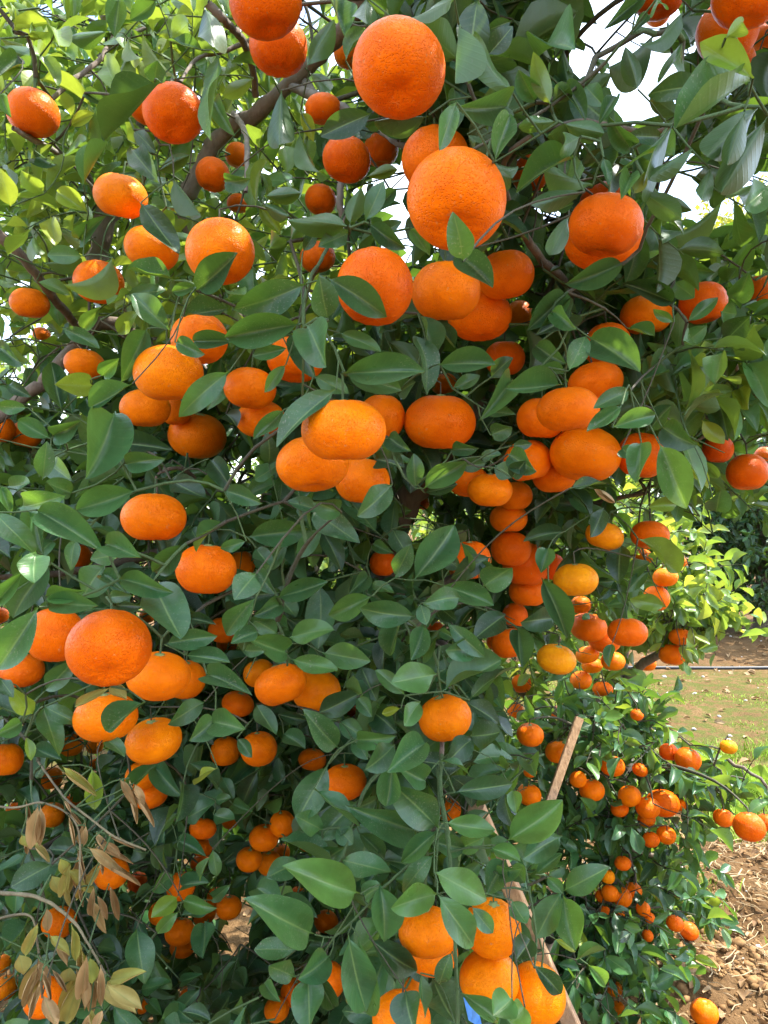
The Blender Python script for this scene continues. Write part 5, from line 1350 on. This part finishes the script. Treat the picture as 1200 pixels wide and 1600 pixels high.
ms = link('mould_spot', me, rot); ms.matrix_parent_inverse = rot.matrix_world.inverted(); ms['label'] = 'dark mouldy spot'

def lump(r, sub=1):
    import bmesh
    bm = bmesh.new(); bmesh.ops.create_icosphere(bm, subdivisions=sub, radius=1.0); o = r.random() * 50
    for v in bm.verts: v.co *= 1 + 0.8 * noise.noise(v.co * 1.7 + Vector((o, 0, 0))) + 0.6 * noise.noise(v.co * 3.1 + Vector((0, o, 0)))
    V = np.array([v.co[:] for v in bm.verts]); T_ = np.array([[v.index for v in f.verts] for f in bm.faces]); bm.free(); return V, T_
gr = random.Random(77); LUMPS = [lump(gr, 1) for _ in range(9)]
def scatter_lumps(name, n, box, size, mat, label, cat, flat=0.7):
    Vs, Ts, c = [], [], 0
    for _ in range(n):
        x, y = gr.uniform(*box[:2]), gr.uniform(*box[2:]); s = size[0] * (size[1] / size[0]) ** (gr.random() ** 2.2)
        V, T_ = LUMPS[gr.randrange(9)]; a = gr.uniform(0, 6.28); R = np.array(((math.cos(a), -math.sin(a), 0), (math.sin(a), math.cos(a), 0), (0, 0, flat)))
        Vs.append(V @ R.T * s + np.array((x, y, gh(x, y) + s * flat * 0.25))); Ts.append(T_ + c); c += len(V)
    o = link(name, np_mesh(name, np.concatenate(Vs), np.concatenate(Ts), mat, smooth=False)); tag(o, label, cat, kind='stuff')
scatter_lumps('clods', 5200, (0.4, 2.2, 1.8, 3.6), (0.0022, 0.014), M_clod, 'crumbly brown clods of tilled soil', 'soil')
scatter_lumps('clods', 420, (0.75, 1.25, 2.2, 2.55), (0.004, 0.024), M_clod, 'larger clods piled on the small mound', 'soil')
scatter_lumps('gravel', 420, (0.3, 4.5, 1.9, 8.5), (0.004, 0.022), M_stone, 'pale scattered gravel on the soil', 'gravel')
lit = Bag()
for k in range(2300):
    x, y = gr.uniform(-0.6, 2.2), 1.75 + 1.9 * gr.random() ** 1.6
    if x < 0.3 and gr.random() < .5: continue
    a = gr.uniform(0, 6.28); nn = nrm((gr.gauss(0, .4), gr.gauss(0, .4), 1)); L = gr.uniform(.018, .058)
    bag_leaf(lit, ROLLED[4] if gr.random() < .3 else NEAR[gr.randrange(8)], frame(on_ground(x, y, .006 + .012 * gr.random()), (math.cos(a), math.sin(a), gr.gauss(0, .15)), nn, L, L * gr.uniform(.3, .5)), gr.random())
for k in range(500):
    x, y = gr.uniform(1.2, 7), gr.uniform(3.6, 9); a = gr.uniform(0, 6.28); L = gr.uniform(.04, .09)
    bag_leaf(lit, FAR[gr.randrange(6)], frame(on_ground(x, y, .008), (math.cos(a), math.sin(a), 0.1), nrm((gr.gauss(0, .3), gr.gauss(0, .3), 1)), L, L * .45), gr.uniform(.4, 1))
tag(link('leaf_litter', lit.mesh('leaf_litter', M_litter)), 'dry brown fallen leaves scattered over the soil', 'leaf litter', kind='stuff')
stw = Bag()
for k in range(1100):
    x, y = gr.uniform(0.5, 2.2), gr.uniform(1.8, 3.4); a = gr.uniform(0, 6.28); L = gr.uniform(.02, .11); b = on_ground(x, y, .008 + gr.random() * .012)
    V, Q, U = tube([b, b + np.array((math.cos(a), math.sin(a), gr.gauss(.05, .12))) * L * .5, b + np.array((math.cos(a + .2), math.sin(a + .2), gr.gauss(0, .08))) * L], .0012 + .0014 * gr.random() ** 3, 4); stw.add(V, Q, U)
tag(link('straw', stw.mesh('straw', M_straw)), 'dry straw and twig bits on the tilled soil', 'straw', kind='stuff')
# bright grass patch and thin turf
gb = Bag()
def blade(x, y, h, r):
    a = r.uniform(0, 6.28); b = on_ground(x, y, -.003); s = np.array((math.cos(a), math.sin(a), 0)); l = np.array((r.gauss(0, .35), r.gauss(0, .35), 1)); w = .0016 + .0012 * r.random()
    m = b + l * h * .55; t = b + l * h * .9 + np.array((l[0], l[1], -0.1)) * h * .4
    V = np.array((b - s * w, b + s * w, m - s * w * .8, m + s * w * .8, t - s * .0003, t + s * .0003)); gb.add(V, np.array(((0, 1, 3, 2), (2, 3, 5, 4))))
for k in range(42000):
    x, y = gr.uniform(1.15, 2.5), gr.gauss(3.85, .27)
    dens = noise.noise(Vector((x * 3, y * 3, 1))) + .5
    if dens > gr.random() * .7 and 3.2 < y < 4.6: blade(x, y, gr.uniform(.03, .085), gr)
for k in range(26000):
    x, y = gr.uniform(0.9, 4.2), gr.uniform(4.3, 6.6)
    if noise.noise(Vector((x * 2.2, y * 2.2, 4))) > 0.02 + .2 * gr.random(): blade(x, y, gr.uniform(.006, .024), gr)
for k in range(1500):
    x, y = gr.gauss(0.98, .10), gr.gauss(2.75, .12); blade(x, y, gr.uniform(.02, .07), gr)
tag(link('grass', gb.mesh('grass', M_grass)), 'bright green grass patch and thin turf between the tree rows', 'grass', kind='stuff')
